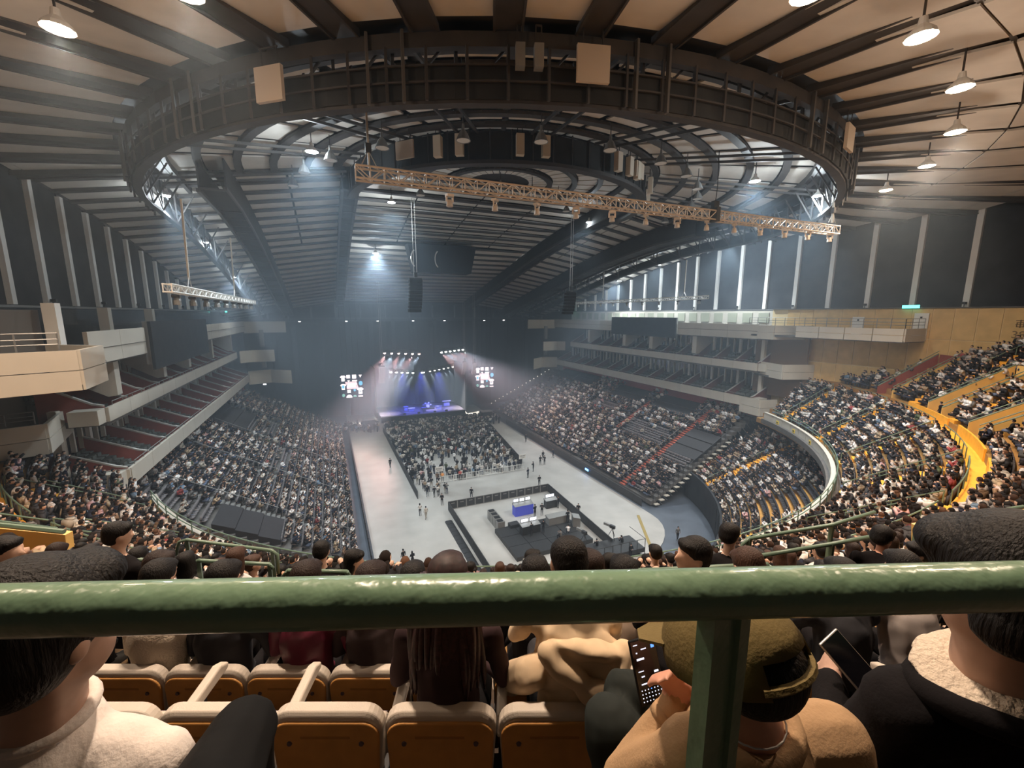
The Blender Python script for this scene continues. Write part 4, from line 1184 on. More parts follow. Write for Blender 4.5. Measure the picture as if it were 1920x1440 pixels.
# individual tip-up seats
def make_tip_seat():
    t = empty('stadium_seat', (0, 0, 0))
    m = MB(); m.prism([(-.23, -.16, .36), (-.23, -.24, .86), (-.23, -.30, .84), (-.23, -.22, .36)], (.46, 0, 0)); m.build('backrest', M_seat, t)
    m = MB(); m.box((0, .04, .42), (.44, .40, .07)); m.build('seat_pan', M_seat, t)
    m = MB(); m.bar((.25, -.2, .6), (.25, .15, .62), .05, .05); m.build('armrest', M_steel, t)
    m = MB(); m.bar((0, -.16, 0), (0, -.16, .42), .08, .08); m.build('leg', M_dark, t)
    return t
ts = make_tip_seat()
for j, k in enumerate([k for k in SR[:120]]):
    p = seatsP[k]
    o = ts if j == 0 else copy_tree(ts)
    o.location = p[:3]; o.rotation_euler = (0, 0, p[3])
    lab = 'charcoal tip-up seat in the lower round end'
    if p[4] == 'up':
        a = math.degrees(math.atan2(p[1] - CY, p[0] - CX)); r = math.hypot(p[1] - CY, p[0] - CX); row = round((r - .5 - UR0) / UD)
        ais = AIS_LO if row < 7 else AIS_HI
        jj = min(range(len(ais)), key=lambda t: abs(ais[t] - a)); ds = int(abs(a - ais[jj]) * math.radians(1) * r / .56 + .5)
        lab = 'charcoal seat, %s row, %s seat %s of %s stair, %s tier' % (ORD[row], ORD[max(0, ds - 1)], 'left' if a < ais[jj] else 'right', ORD[jj], 'right' if project(p[:3])[0] > 960 else 'left')
    tag(o, lab, 'seat', 'charcoal seats of the upper tier')

# ---- standing crowd on the floor in front of the stage
pit = []
tries = 0
while len(pit) < 1050 and tries < 90000:
    tries += 1
    x = rng.uniform(10.4, 36); y = rng.uniform(61.5, 98.5)
    xr = 29.0 + (y - 61.5) * (33.5 - 29.0) / 33
    if x > xr - .3: continue
    if x < 10.3: continue
    dens = 1 if y > 78 else (.75 if y > 72 else .18 if x < 24 else .32)
    if y < 74 and x < 15.5: dens = .5 if x < 12.5 else .12
    if y < 64.2: dens = .55
    if rng.random() > dens: continue
    if any(abs(px_ - x) < .42 and abs(py_ - y) < .42 for px_, py_ in pit[-400:]): continue
    pit.append((x, y))
pit += [(rng.uniform(2, 9.5), rng.uniform(95, 101)) for _ in range(45)] + [(rng.uniform(33, 37), rng.uniform(91, 97)) for _ in range(30)] + [(rng.uniform(11, 14.8), rng.uniform(56.5, 61)) for _ in range(16)]
pit.sort(key=lambda p: (Vector((p[0], p[1], 1)) - CAMPOS).length)
rank = {k: r for r, k in enumerate(sorted(range(24), key=lambda k: project((*pit[k], 1))[0]))}
for k, (x, y) in enumerate(pit[:24]):
    tp = STD[rng.integers(0, 4)]; ci = rng.choice(16, p=TOPW)
    person(tp, (x, y, .03), rng.normal(0, .5) - .1, '%s person from the left among the rear of the floor crowd, %s top, %s hair' % (ORD[min(24, rank[k])], TOPN[ci], tp[2]), 'standing people at the rear fence of the floor crowd', TOPM[ci], BOTM[rng.integers(0, 4)])
Q = np.array(pit[24:]); n = len(Q)
bake('standing_crowd', STANDS, np.column_stack([Q, np.full(n, .02)]), rng.normal(-.1, .5, n), rng.uniform(.93, 1.05, n), rng.integers(0, 4, n), np.clip(TOPC[rng.choice(16, n, p=TOPW)] * rng.uniform(.75, 1.25, (n, 1)), 0, .85), M_cloth,
     label='dense crowd standing on the floor in front of the stage', cat='crowd', kind='stuff')
# ---- staff and stragglers on the pale floor
def ground(px_, py_, z=0.03):
    d = F * FOCAL + R * (px_ - 960) - U * (py_ - 720); t = (z - CAMPOS.z) / d.z
    return CAMPOS + d * t
for (px_, py_, ti, yaw, ci, lab) in (
    (732, 877, 1, 0.2, 0, 'person in black walking up the left aisle of the floor'),
    (829, 947, 0, 2.8, 0, 'person in black standing at the left rear corner of the crowd fence'),
    (884, 935, 1, 2.6, 0, 'person in black walking between crowd fence and mixing area'),
    (1011, 911, 0, 3.0, 0, 'staff member in black facing camera beside the far corner of the mixing area'),
    (1084, 967, 0, 2.4, 0, 'staff member in black outside the right barrier of the mixing area'),
    (986, 829, 1, 2.9, 0, 'person in black beside the right lower seats near the stage'),
    (1018, 862, 1, 0.2, 0, 'person in black, first of two side by side in the right aisle'),
    (1013, 872, 0, 3.0, 0, 'person in black, nearer of two side by side in the right aisle'),
    (1021, 871, 0, 2.0, 4, 'person in dark grey standing right of the pair in the right aisle'),
    (1037, 858, 1, 1.0, 3, 'person in navy by the right lower barrier'),
    (990, 896, 0, 0.4, 3, 'person in navy by the right end of the crowd fence'),
    (1000, 884, 3, 0.6, 0, 'person in black pointing by the right end of the crowd fence'),
    (788, 967, 2, 0.1, 6, 'person in white jacket walking towards the crowd fence, left of a pair'),
    (799, 973, 1, 0.1, 7, 'person in cream trousers walking towards the crowd fence, right of a pair'),
    (757, 1058, 1, 0.4, 0, 'person in black walking on the near floor, left of a pair'),
    (774, 1062, 2, 0.3, 0, 'person in black coat walking on the near floor, right of a pair'),
    (1270, 1013, 1, 2.8, 5, 'person in pale shirt walking across the dark blue floor'),
    (1182, 1047, 0, 3.0, 0, 'person in black standing on the blue floor below the right barrier end'),
    (1003, 969, 0, 0.3, 0, 'operator in black at the silver desk in the mixing area'),
    (1016, 966, 3, 2.6, 0, 'operator in black standing alone in the right of the mixing area'),
    ):
    g = ground(px_, py_)
    person(STD[ti], g, yaw, lab, None, TOPM[ci], BOTM[0 if ci not in (7,) else 3])
g = ground(898, 898)
person(STD[0], ground(830, 904), 2.9, 'person in orange jacket standing at the left end of the crowd fence', None, mat('orange_jacket', (.8, .35, .1), .7), BOTM[0])
person(STD[0], ground(863, 900), 2.9, 'person in red jacket standing behind the white crowd fence', None, mat('red_jacket', (.5, .08, .06), .7), BOTM[0])
# ================================================================== FLOOR FITTINGS AND STAGE
def fence(pts, h, panel, label, name='barrier', mt=M_black, group=None, rails=True, z=.03, lean=True, cat='barrier', rail_mt=None):
    t = empty(name, (*pts[0], z), 0, label, cat, group)
    o = Vector((*pts[0], 0)); rm = rail_mt or M_dark
    for k in range(len(pts) - 1):
        a, b = Vector((*pts[k], 0)) - o, Vector((*pts[k + 1], 0)) - o
        L = (b - a).length; n = max(1, round(L / panel)); d = (b - a) / L
        for q in range(n):
            p0, p1 = a + (b - a) * (q / n) + d * .03, a + (b - a) * ((q + 1) / n) - d * .03
            up = Vector((0, 0, 1))
            m = MB()
            m.bar(p0 + up * (h * .52), p1 + up * (h * .52), .04, h * .92)
            if rails:
                m.mi = 1
                m.bar(p0 + up * h, p1 + up * h, .09, .06); m.bar(p0, p0 + up * h, .07, .07); m.bar(p1, p1 + up * h, .07, .07)
                m.bar(p0 + up * .05, p1 + up * .05, .12, .06)
                if h > .9: m.bar((p0 + p1) / 2 + d * -.25 + up * h * .72, (p0 + p1) / 2 + d * .25 + up * h * .72, .10, .10)
            m.build('barrier_panel', [mt, rm], t)
    return t
M_fence = mat('black_mesh', (.03, .03, .032), .7)
FZ = .03
# mixing area
fence([(13.3, 52.0), (28.4, 52.0)], 1.15, 1.25, 'black crowd barrier along the far side of the mixing area', mt=M_fence, rail_mt=M_steel)
fence([(28.4, 52.0), (27.6, 35.4)], 1.15, 1.25, 'black crowd barrier along the right side of the mixing area', mt=M_fence, rail_mt=M_dark)
fence([(13.3, 52.0), (13.3, 33.5)], 1.15, 1.25, 'black crowd barrier along the left side of the mixing area', mt=M_fence)
m = MB()
t = empty('cable_ramp', (12.0, 34, .03), 0, 'dark cable ramp on the floor left of the mixing area', 'cable ramp')
for k in range(15):
    m = MB(); m.prism([(0, k * 1.0, 0), (.2, k * 1.0, .1), (.75, k * 1.0, .1), (.95, k * 1.0, 0)], (0, .95, 0)); m.build('ramp_section', M_dark, t)
# crowd pen
fence([(9.9, 95), (10.2, 57.0)], 1.15, 2.2, 'black barrier along the left edge of the floor crowd', mt=M_fence)
fence([(33.6, 94.5), (29.4, 63.2)], 1.15, 2.2, 'black barrier along the right edge of the floor crowd', mt=M_fence)
t = empty('crowd_fence', (14.6, 61.2, .03), 0, 'white railing closing the rear of the floor crowd', 'fence')
for k in range(7):
    m = MB(); x0 = k * 2.05
    m.bar((x0, 0, 1.05), (x0 + 2, 0, 1.05), .05, .05); m.bar((x0, 0, .2), (x0 + 2, 0, .2), .05, .05)
    for q in range(9): m.bar((x0 + q * .25, 0, .2), (x0 + q * .25, 0, 1.05), .03, .03)
    m.bar((x0, 0, 0), (x0, 0, 1.05), .08, .08)
    m.build('fence_panel', M_white, t)
for x, y, nm in ((14.4, 61.4, 'left'), (28.7, 61.6, 'right')):
    t = empty('block_sign', (x, y, .03), 0, 'white placard on a pole at the %s end of the white fence' % nm, 'sign')
    m = MB(); m.bar((0, 0, 0), (0, 0, 1.9), .05, .05); m.build('pole', M_white, t)
    m = MB(); m.box((0, 0, 2.25), (1.25, .05, .8)); b = m.build('placard', M_white, t)
    m = MB()
    for q in range(5): m.box((-.4 + q * .2, -.035, 2.35), (.12, .02, .18)); m.box((-.3 + q * .15, -.035, 2.08), (.08, .02, .1))
    m.build('lettering', mat('print_grey', (.2, .2, .2), .7), b)
# lower tier front barriers
fence([(CX - 17.5, 97), (CX - 17.5, 42.6)], 1.15, 1.9, 'black barrier below the left lower seats', mt=M_fence)
fence([(CX + 17.5, 90), (CX + 17.5, 42.4)], 1.15, 1.9, 'black barrier below the right lower seats', mt=M_fence)
t = empty('floor_sign', (CX + 17.3, 55.5, .75), 0, 'small glowing blue sign on the black barrier below the right seats', 'sign')
m = MB(); m.box((0, 0, 0), (.06, .9, .3)); m.build('sign_face', mat('blue_glow', (.1, .3, 1), .5, emis=(.12, .35, 1), estr=6), t)
t = empty('end_stand_rail', (CX, 42.0, 0), 0, 'row of slanted posts and pale steps at the cut end of the right lower seats', 'railing')
m = MB()
for i in range(NROW - 6):
    x = low_x(i) + .4
    m.mi = 0; m.bar((x, 0, low_z(i) - .9 if i else .2), (x, 0, low_z(i) + .9), .05, .05)
    m.bar((x, 0, low_z(i) + .9), (x + ROWD, 0, low_z(i) + .9 + ROWH), .05, .05)
    m.mi = 1; m.box((x + .4, -.25, low_z(i) - .45), (.7, .5, .10))
m.build('end_posts', [M_dark, M_cream], t)
# stairs in the side tiers
for side, ylist in AISL.items():
    for j, ya in enumerate(ylist):
        red = side > 0 and j < 2
        t = empty('stair', (CX, ya, 0), 0, '%s stair flight, %s from the near end of the %s lower seats' % ('red' if red else 'dark', ORD[j], 'right' if side > 0 else 'left'), 'stairs')
        for i in range(NROW - 1):
            if red and j == 1 and not 9 < i < 19: continue
            for q in (0, 1):
                m = MB(); m.box((side * (low_x(i) + .22 + q * .42), 0, low_z(i) + .02 + q * ROWH / 2 + .06), (.36, 1.05, .14)); m.build('tread', M_redstair if red else M_steel, t)
        if not red or j == 0:
            m = MB(); m.tube([(side * (low_x(0) + .3), .66, low_z(0) + .95), (side * (low_x(NROW - 2)), .66, low_z(NROW - 2) + .95)], .035, 5)
            for i in range(0, NROW - 1, 2): m.bar((side * (low_x(i) + .3), .66, low_z(i)), (side * (low_x(i) + .3), .66, low_z(i) + .95), .045, .045)
            m.build('handrail', M_steel, t)
for j, a in enumerate(CAIS):
    q = project((*pol(32, a), 6))
    if q is None or not (-50 < q[0] < 1970): continue
    t = empty('corner_stair', (0, 0, 0), 0, 'yellow stair flight in the round lower end, %s from the right' % ORD[j], 'stairs')
    for i in range(LROWS):
        for s_ in (0, 1):
            r = lowc_r(i) + .22 + s_ * .42; x, y = pol(r, a)
            m = MB(); m.box((0, 0, 0), (.40, 1.1, .24)); g = m.build('tread', M_orange, t, (x, y, lowc_z(i) + .12 + s_ * .22)); g.rotation_euler = (0, 0, math.radians(a))
    m = MB(); pts = [(*pol(lowc_r(i) + .3, a + 1.3), lowc_z(i) + .95) for i in (0, 4, 8, 12)]; m.tube(pts, .035, 5)
    for q_ in pts: m.bar(q_, (q_[0], q_[1], q_[2] - .95), .05, .05)
    m.build('handrail', M_green, t)
# black cloth drawn over blocks of side seats
def tarp(side, i0, i1, y0, y1, label):
    t = empty('seat_cover', (CX, 0, 0), 0, label, 'seat cover')
    for i in range(i0, i1 + 1, 2):
        m = MB(); m.prism([(side * low_x(i), y0, low_z(i) + .45), (side * (low_x(i) + 1.72), y0, low_z(i) + 1.25), (side * (low_x(i) + 1.72), y0, low_z(i) + .2), (side * low_x(i), y0, low_z(i))], (0, y1 - y0, 0))
        m.build('cover_strip', mat('cover_cloth', (.014, .012, .014), .7, noise=.2, nscale=2), t)
tarp(1, 9, 14, 42.3, 47.6, 'black cloth over empty rows at the near end of the right lower seats')
tarp(1, 17, 20, 50.6, 59.6, 'black cloth over the top rows of the right lower seats, nearer piece')
tarp(1, 17, 20, 62, 72, 'black cloth over the top rows of the right lower seats, middle piece')
tarp(1, 18, 20, 80, 97, 'black cloth over the top rows of the right lower seats, farthest piece')
tarp(-1, 8, 13, 42.3, 46.8, 'black cloth over empty rows at the near end of the left lower seats')
tarp(-1, 16, 20, 71.5, 82.5, 'black cloth over the top rows of the left lower seats')

# mixing desks
def desk(x, y, wd, dp, h, mt, label, yaw=0, screens=0, z=.03):
    t = empty('mixing_desk', (x, y, z), yaw, label, 'desk')
    m = MB(); m.box((0, 0, h * .45), (wd, dp, h * .9)); m.build('desk_case', mt, t)
    m = MB(); m.prism([(-wd / 2 - .05, -dp / 2, h * .9), (-wd / 2 - .05, dp / 2, h * 1.05), (-wd / 2 - .05, dp / 2, h * .9)], (wd + .1, 0, 0)); m.build('desk_top', M_steel, t)
    for k in range(screens):
        m = MB(); m.box((-wd / 2 + (k + .5) * wd / screens, dp * .4, h * 1.05 + .25), (wd / screens * .82, .05, .42)); s_ = m.build('screen', M_dark, t)
        m = MB(); m.box((-wd / 2 + (k + .5) * wd / screens, dp * .4 - .03, h * 1.05 + .25), (wd / screens * .74, .01, .36)); m.build('screen_glow', mat('screen_glow', (1, 1, 1), .5, emis=(.75, .85, 1), estr=2.2), s_)
    return t
desk(22.0, 47.0, 2.6, 1.0, 1.5, mat('blue_lit_case', (.05, .06, .35), .5, emis=(.05, .08, .6), estr=.25), 'blue lit desk with three bright monitors in the mixing area', 0, 3)  # blue light on the case put into its colour and a weak glow
desk(26.3, 47.3, 1.7, .8, 1.2, M_dark, 'dark desk with bright laptop at the back of the mixing area', 0, 1)
t = empty('stage_riser', (21.6, 40.6, .03), 0, 'low black platform in the middle of the mixing area', 'platform')
for i in range(4):
    for j in range(3):
        m = MB(); m.box((-3.6 + i * 2.4, -2.2 + j * 2.2, .25), (2.34, 2.14, .5)); m.build('riser_deck', M_dark, t)
t = empty('riser_step', (17.9, 37.6, .03), .5, 'two pale steps at the corner of the black platform', 'steps')
m = MB(); m.box((0, 0, .1), (1.0, .4, .2)); m.build('tread', M_cream, t)
m = MB(); m.box((0, .4, .2), (1.0, .4, .4)); m.build('tread', M_cream, t)
desk(20.4, 41.6, 2.3, .9, 1.1, M_dark, 'black desk with two pale monitors on the left of the platform', 0, 2, .53)
desk(24.6, 42.4, 2.9, .9, 1.0, M_steel, 'long grey desk on the right of the platform', 0, 0, .53)
desk(26.3, 40.9, 1.1, .9, 1.2, M_steel, 'small grey cabinet with white top at the right of the platform', 1.2, 0, .53)
t = empty('flight_case_row', (17.7, 44.3, .03), 0, 'row of open flight cases left of the platform', 'flight case')
for k in range(4):
    m = MB(); m.box((0, k * .95, .6), (.9, .85, 1.2)); m.build('case_body', M_steel, t)
    m = MB(); m.box((-.05, k * .95, 1.22), (.7, .6, .05)); m.build('case_panel', M_black, t)
t = empty('flight_case_row', (19.2, 43.6, .03), 0, 'low flight case beside the left desk of the platform', 'flight case')
m = MB(); m.box((0, 0, .45), (1.2, .9, .9)); m.build('case_body', M_dark, t)
for (x, y, z, yaw, lab) in ((20.1, 40.6, .55, .2, 'operator in black at the left end of the platform desk'), (21.7, 40.7, .55, .1, 'operator in black second along the platform desk'), (25.6, 41.7, .55, 0, 'operator in black at the right end of the platform desk'), (27.1, 46.6, .03, 1.2, 'operator in black coat by the back desk of the mixing area')):
    person(STD[0], (x, y, z), yaw, lab, None, TOPM[0], BOTM[0])
for (x, y, z, yaw, ci, lab) in ((22.9, 38.6, .45, .3, 5, 'seated crew member in grey on the black platform'), (24.2, 39.2, .45, -.4, 9, 'seated crew member in pale shirt on the black platform'), (25.6, 35.4, .3, 0, 0, 'seated camera operator below the platform, left'), (28.6, 34.9, .3, .4, 0, 'seated camera operator below the platform, right')):
    person(TPL[1], (x, y, z), yaw, lab, None, TOPM[ci], BOTM[0])
def camera_rig(x, y, z, yaw, label):
    t = empty('video_camera', (x, y, z), yaw, label, 'camera')
    m = MB()
    for a in (0, 2.1, 4.2): m.bar((0, 0, 1.2), (.55 * math.cos(a), .55 * math.sin(a), 0), .05, .05)
    m.build('tripod', M_dark, t)
    m = MB(); m.box((0, 0, 1.4), (.28, .6, .35)); m.build('camera_body', M_dark, t)
    m = MB(); m.box((0, .7, 1.45), (.26, .8, .28)); m.build('lens', M_steel, t)
camera_rig(24.4, 36.2, .9, .25, 'broadcast camera with long lens on the near camera platform, left'); camera_rig(28.0, 36.0, .9, .35, 'broadcast camera with long lens on the near camera platform, right')
t = empty('camera_platform', (26.6, 34.6, .03), -.05, 'dark scaffold platform for the cameras at the near end of the floor', 'platform')
m = MB(); m.box((0, 0, .6), (7.2, 2.8, .5)); m.build('platform_deck', M_dark, t)
m = MB()
for k in range(8): m.bar((-3.6 + k * 1.03, -1.4, 0), (-3.6 + k * 1.03, -1.4, 1.9), .05, .05)
m.tube([(-3.6, -1.4, 1.9), (3.6, -1.4, 1.9)], .03, 5); m.tube([(3.6, -1.4, 1.9), (3.6, 1.4, 1.9)], .03, 5)
m.build('platform_rail', M_dark, t)

# ---- stage
t = empty('stage', (20.8, 108, 0), 0, 'wide black concert stage at the far end of the floor', 'stage')
M_stage = mat('stage_deck', (.10, .09, .12), .35)
for i in range(8):
    for j in range(4):
        m = MB(); m.box((-9.1 + i * 2.6, -4.5 + j * 3.0, 1.35), (2.56, 2.96, .3)); m.build('stage_deck', M_stage, t)
for i in range(10):
    m = MB(); m.box((-9.4 + i * 2.09, -6.05, .75), (2.05, .08, 1.2)); m.build('stage_skirt', M_black, t)
m = MB(); m.box((0, 6.6, 7.5), (22, .2, 13)); m.build('backdrop', M_black, t)
for x in (-11.2, 11.2):
    m = MB(); m.box((x, 1, 7), (.3, 10, 12)); m.build('side_drape', M_black, t)
t = empty('hall_drape', (CX, 114, 0), 0, 'tall dark drape closing the hall behind the stage', 'drape')
for k in range(14):
    m = MB(); m.prism([(-38 + k * 5.5, 0, 0), (-38 + k * 5.5 + 2.7, .5, 0), (-38 + k * 5.5 + 5.45, 0, 0), (-38 + k * 5.5 + 5.45, .2, 0), (-38 + k * 5.5, .2, 0)], (0, 0, 24)); m.build('drape_length', M_black, t)
# instruments
t = empty('drum_kit', (22.6, 107.5, 1.5), 0, 'drum kit in the middle of the stage under blue light', 'drum kit')
M_drum = mat('drum_shell', (.25, .28, .7), .3, .2); M_cym = mat('cymbal', (.6, .6, .8), .25, .9)
m = MB(); m.box((0, 0, .2), (3.2, 2.4, .4)); m.build('riser', M_dark, t)
m = MB(); m.lathe((0, 0, 0), [(.42, 0), (.42, .6)], 12); q = m.build('bass_drum', M_drum, t, (0, -.3, .85)); q.rotation_euler = (PI / 2, 0, 0)
for x, y, z in ((-.45, .1, 1.25), (.4, .1, 1.3), (.9, .3, .8), (-.9, .3, .9)):
    m = MB(); m.lathe((x, y, z), [(.24, 0), (.24, .3)], 10); m.build('drum', M_drum, t)
for x, y, z in ((-1.1, 0, 1.9), (1.1, 0, 1.95), (-1.4, .5, 1.5), (1.5, .4, 1.6)):
    m = MB(); m.lathe((x, y, z), [(.32, 0), (.05, .06)], 12); m.bar((x, y, .4), (x, y, z), .03, .03); m.build('cymbal', M_cym, t)
for (x, y, nm, w_, h_) in ((18.2, 105.5, 'white-topped keyboard at the left of the stage', 1.6, .9), (17.0, 107, 'low amplifier at the left rear of the stage', 1.1, 1.1), (21.0, 103.8, 'small blue amplifier at the front of the stage', 1.1, 1.2), (25.2, 105.6, 'keyboard stand right of the drums', 1.7, .8), (27.9, 108, 'tall keyboard rig at the right of the stage', 2.2, 1.5)):
    t = empty('stage_instrument', (x, y, 1.5), 0, nm, 'instrument')
    m = MB(); m.box((0, 0, h_), (w_, .45, .14)); m.build('instrument_top', M_white if 'white' in nm or 'tall' in nm else M_drum, t)
    m = MB(); m.bar((-w_ / 2 + .1, 0, 0), (w_ / 2 - .1, 0, h_), .05, .05); m.bar((w_ / 2 - .1, 0, 0), (-w_ / 2 + .1, 0, h_), .05, .05); m.box((0, 0, h_ * .4), (w_ * .7, .4, h_ * .6)); m.build('instrument_stand', M_drum, t)
for xi, x in enumerate((16, 19.5, 23.5, 26.5)):
    t = empty('floor_monitor', (x, 102.7, 1.5), 0, '%s small wedge loudspeaker from the left on the stage edge' % ORD[xi], 'loudspeaker', 'wedge loudspeakers on the stage edge')
    m = MB(); m.prism([(-.3, 0, 0), (-.3, .5, 0), (-.3, .5, .15), (-.3, .1, .4)], (.6, 0, 0)); m.build('wedge_body', M_dark, t)
for x, y, nm in ((7.2, 98.5, 'left'), (34.5, 95.5, 'right')):
    t = empty('equipment_box', (x, y, .03), 0, 'dark equipment box on the floor %s of the stage' % nm, 'box')
    m = MB(); m.box((0, 0, 1.1), (2.6, 2, 2.2)); m.build('box_body', M_dark, t)
    m = MB(); m.box((0, 0, 2.25), (2.7, 2.1, .08)); m.build('box_lid', M_steel, t)
# video screens with shirts and goods on a dark ground
M_scrbg = mat('screen_ground', (.01, .01, .02), .4, emis=(.05, .06, .12), estr=.5)
def glow(n, c, s): return mat('screen_' + n, c, .5, emis=c, estr=s)
G_w = glow('white', (.92, .90, 1.0), 1.7); G_p = glow('pink', (.95, .76, .90), 1.2); G_b = glow('blue', (.12, .50, .85), 1.5); G_d = glow('ink', (.15, .15, .3), .5); G_t = glow('teal', (.3, .75, .7), .9)
def video_screen(x, y, z, wd, hg, yaw, label):
    t = empty('video_screen', (x, y, z), yaw, label, 'screen')
    m = MB(); m.box((0, .12, 0), (wd + .15, .2, hg + .15)); m.build('screen_case', M_black, t)
    m = MB(); m.box((0, 0, 0), (wd, .04, hg)); f_ = m.build('screen_face', M_scrbg, t)
    def at(u, v): return ((u - .5) * wd, -.03, (.5 - v) * hg)
    def shape(kind, u, v, s, g, nm):
        m = MB(); cx_, _, cz_ = at(u, v); w_ = s * wd
        if kind == 'shirt':
            pl = [(-.5, .25), (-.25, .5), (.25, .5), (.5, .25), (.36, .12), (.27, .2), (.27, -.5), (-.27, -.5), (-.27, .2), (-.36, .12)]
        elif kind == 'dome': pl = [(-.5, -.25)] + [(.5 * math.cos(q), .5 * math.sin(q) - .2) for q in np.linspace(PI, 0, 9)] + [(.5, -.25)]
        elif kind == 'round': pl = [(.5 * math.cos(q), .62 * math.sin(q)) for q in np.linspace(0, 2 * PI, 12)[:-1]]
        elif kind == 'tri': pl = [(-.5, .45), (.5, .45), (0, -.5)]
        elif kind == 'flat': pl = [(-.5, -.14), (.5, -.14), (.5, .14), (-.5, .14)]
        else: pl = [(-.45, -.45), (.45, -.45), (.45, .45), (-.45, .45)]
        m.prism([(cx_ + a * w_, -.03, cz_ + b * w_) for a, b in pl], (0, -.015, 0)); return m.build(nm, g, f_)
    shape('shirt', .14, .17, .27, G_w, 'goods_picture'); shape('sq', .37, .1, .18, G_w, 'goods_picture'); shape('sq', .63, .11, .2, G_w, 'goods_picture'); shape('tri', .9, .1, .14, G_w, 'goods_picture')
    shape('tri', .38, .3, .12, G_w, 'goods_picture'); shape('flat', .64, .28, .22, G_w, 'goods_picture')
    shape('shirt', .13, .52, .27, G_w, 'goods_picture'); shape('round', .9, .40, .17, G_b, 'goods_picture')
    for k in range(4): shape('flat', .5 + (.03 if k % 2 else -.02), .38 + k * .062, .5 - .06 * (k % 3), G_p, 'screen_text')
    shape('sq', .37, .72, .17, G_w, 'goods_picture'); shape('shirt', .87, .72, .3, G_w, 'goods_picture'); shape('round', .62, .68, .1, G_b, 'goods_picture')
    shape('round', .12, .88, .12, G_t, 'goods_picture'); shape('dome', .37, .93, .26, G_w, 'goods_picture'); shape('dome', .62, .93, .15, G_t, 'goods_picture'); shape('flat', .87, .95, .2, G_w, 'goods_picture')
    m = MB(); cx_, _, cz_ = at(.13, .52); m.box((cx_, -.05, cz_), (.10 * wd, .02, .12 * hg)); m.build('goods_print', G_b, f_)
    m = MB(); cx_, _, cz_ = at(.14, .15); m.box((cx_, -.05, cz_), (.08 * wd, .02, .03 * hg)); m.build('goods_print', G_p, f_)
    m = MB(); cx_, _, cz_ = at(.87, .74); m.box((cx_, -.05, cz_), (.09 * wd, .02, .04 * hg)); m.build('goods_print', G_d, f_)
    for u in (.14, .37, .63, .87): 
        m = MB(); m.tube([((u - .5) * wd, .1, hg / 2), ((u - .5) * wd, .1, hg / 2 + 19.5)], .03, 4); m.build('screen_wire', M_dark, t)
video_screen(4.35, 104, 9.3, 5.0, 5.6, -.05, 'left video screen showing shirts and goods on black')
video_screen(37.3, 104, 9.4, 5.0, 5.6, -.18, 'right video screen showing shirts and goods on black')
# stage light bars
def light_bar(x0, x1, y, z0, z1, n, label, glow_m, tint, aim, power, name='light_bar', r=.33, angle=32, rz=.1):
    t = empty(name, (x0, y, z0), 0, label, 'stage lights')
    m = MB(); m.bar((-.3, .2, .5), (x1 - x0 + .3, .2, z1 - z0 + .5), .35, .35); m.build('bar', M_dark, t)
    for k in range(n):
        u = k / (n - 1); px_ = (x1 - x0) * u; pz_ = (z1 - z0) * u
        m = MB(); m.lathe((px_, 0, pz_ - .1), [(r * .8, .4), (r, 0)], 10); h_ = m.build('lamp_can', M_dark, t)
        m = MB(); m.ellipsoid((px_, -.15, pz_ - .12), (r * .8, .14, r * .8), 8, 5); m.build('lamp_glow', glow_m, h_)
        ax, ay, az = aim(k, x0 + px_)
        if power: spot('stage_beam', (x0 + px_, y - .5, z0 + pz_ - .7), (ax, ay, az), power, (.80, .90, 1) if (k % 2 and tint[2] < .9) else tint, angle, .9, .12)
G_red = mat('lamp_glow_pink', (1, 1, 1), .5, emis=(1.0, .62, .60), estr=26)
G_wht = mat('lamp_glow_white', (1, 1, 1), .5, emis=(.9, .95, 1.0), estr=26)
light_bar(11.7, 19.6, 100.5, 17.2, 16.7, 6, 'left upper bar of six pink white lamps over the stage', G_red, (1, .50, .46), lambda k, x: (x - 13 - k * 1.6, 66 + k * 3.4, 0), 17000, angle=34)
light_bar(25.0, 30.4, 100.5, 16.9, 17.4, 6, 'right upper bar of six white lamps over the stage', G_wht, (1, .50, .46), lambda k, x: (x + 15 + k * 1.6, 62 + k * 3.4, 3), 19000, angle=34)
light_bar(13.2, 18.4, 103, 12.4, 11.9, 5, 'left lower bar of five white lamps over the stage', G_wht, (.86, .92, 1), lambda k, x: (x - 5.5, 105, 2.5), 24000, angle=34)
light_bar(20.6, 21.0, 103, 11.9, 11.9, 2, 'single white lamp over the middle of the stage', G_wht, (.86, .92, 1), lambda k, x: (x + 3, 106, 2.5), 15000, angle=30)
light_bar(22.6, 28.4, 103, 12.1, 12.9, 6, 'right lower bar of six dim lamps over the stage', mat('lamp_glow_dim', (1, 1, 1), .5, emis=(.9, .95, 1.0), estr=4), (.86, .92, 1), lambda k, x: (x + 5.5, 105, 2.5), 20000, angle=34)
for x in (16, 20.5, 25): spot('stage_blue', (x, 103.6, 12.0), (x + .5, 106.5, 1.5), 24000, (.10, .14, 1.0), 55, .6, .2)
line_array(10.9, 99.5, 14.0, 10, 1.3, .42, 'pale loudspeaker column left of the stage', M_steel, top=33, curve=.03)
line_array(30.6, 99.5, 14.2, 8, .8, .42, 'pale loudspeaker column right of the stage', M_steel, top=33, curve=.03)
line_array(33.0, 99.0, 14.0, 7, .8, .42, 'outer pale loudspeaker column right of the stage', M_steel, top=33, curve=.03)
t = empty('stair_light_string', (52.5, 96.5, 11.5), 0, 'diagonal string of tiny white lights beside the far right seats', 'lights')
for k in range(16):
    m = MB(); m.box((-k * 1.0, .2 * k, -k * .55), (.13, .13, .13)); m.build('light_point', mat('point_glow', (1, 1, 1), .5, emis=(1, .95, .9), estr=3), t)
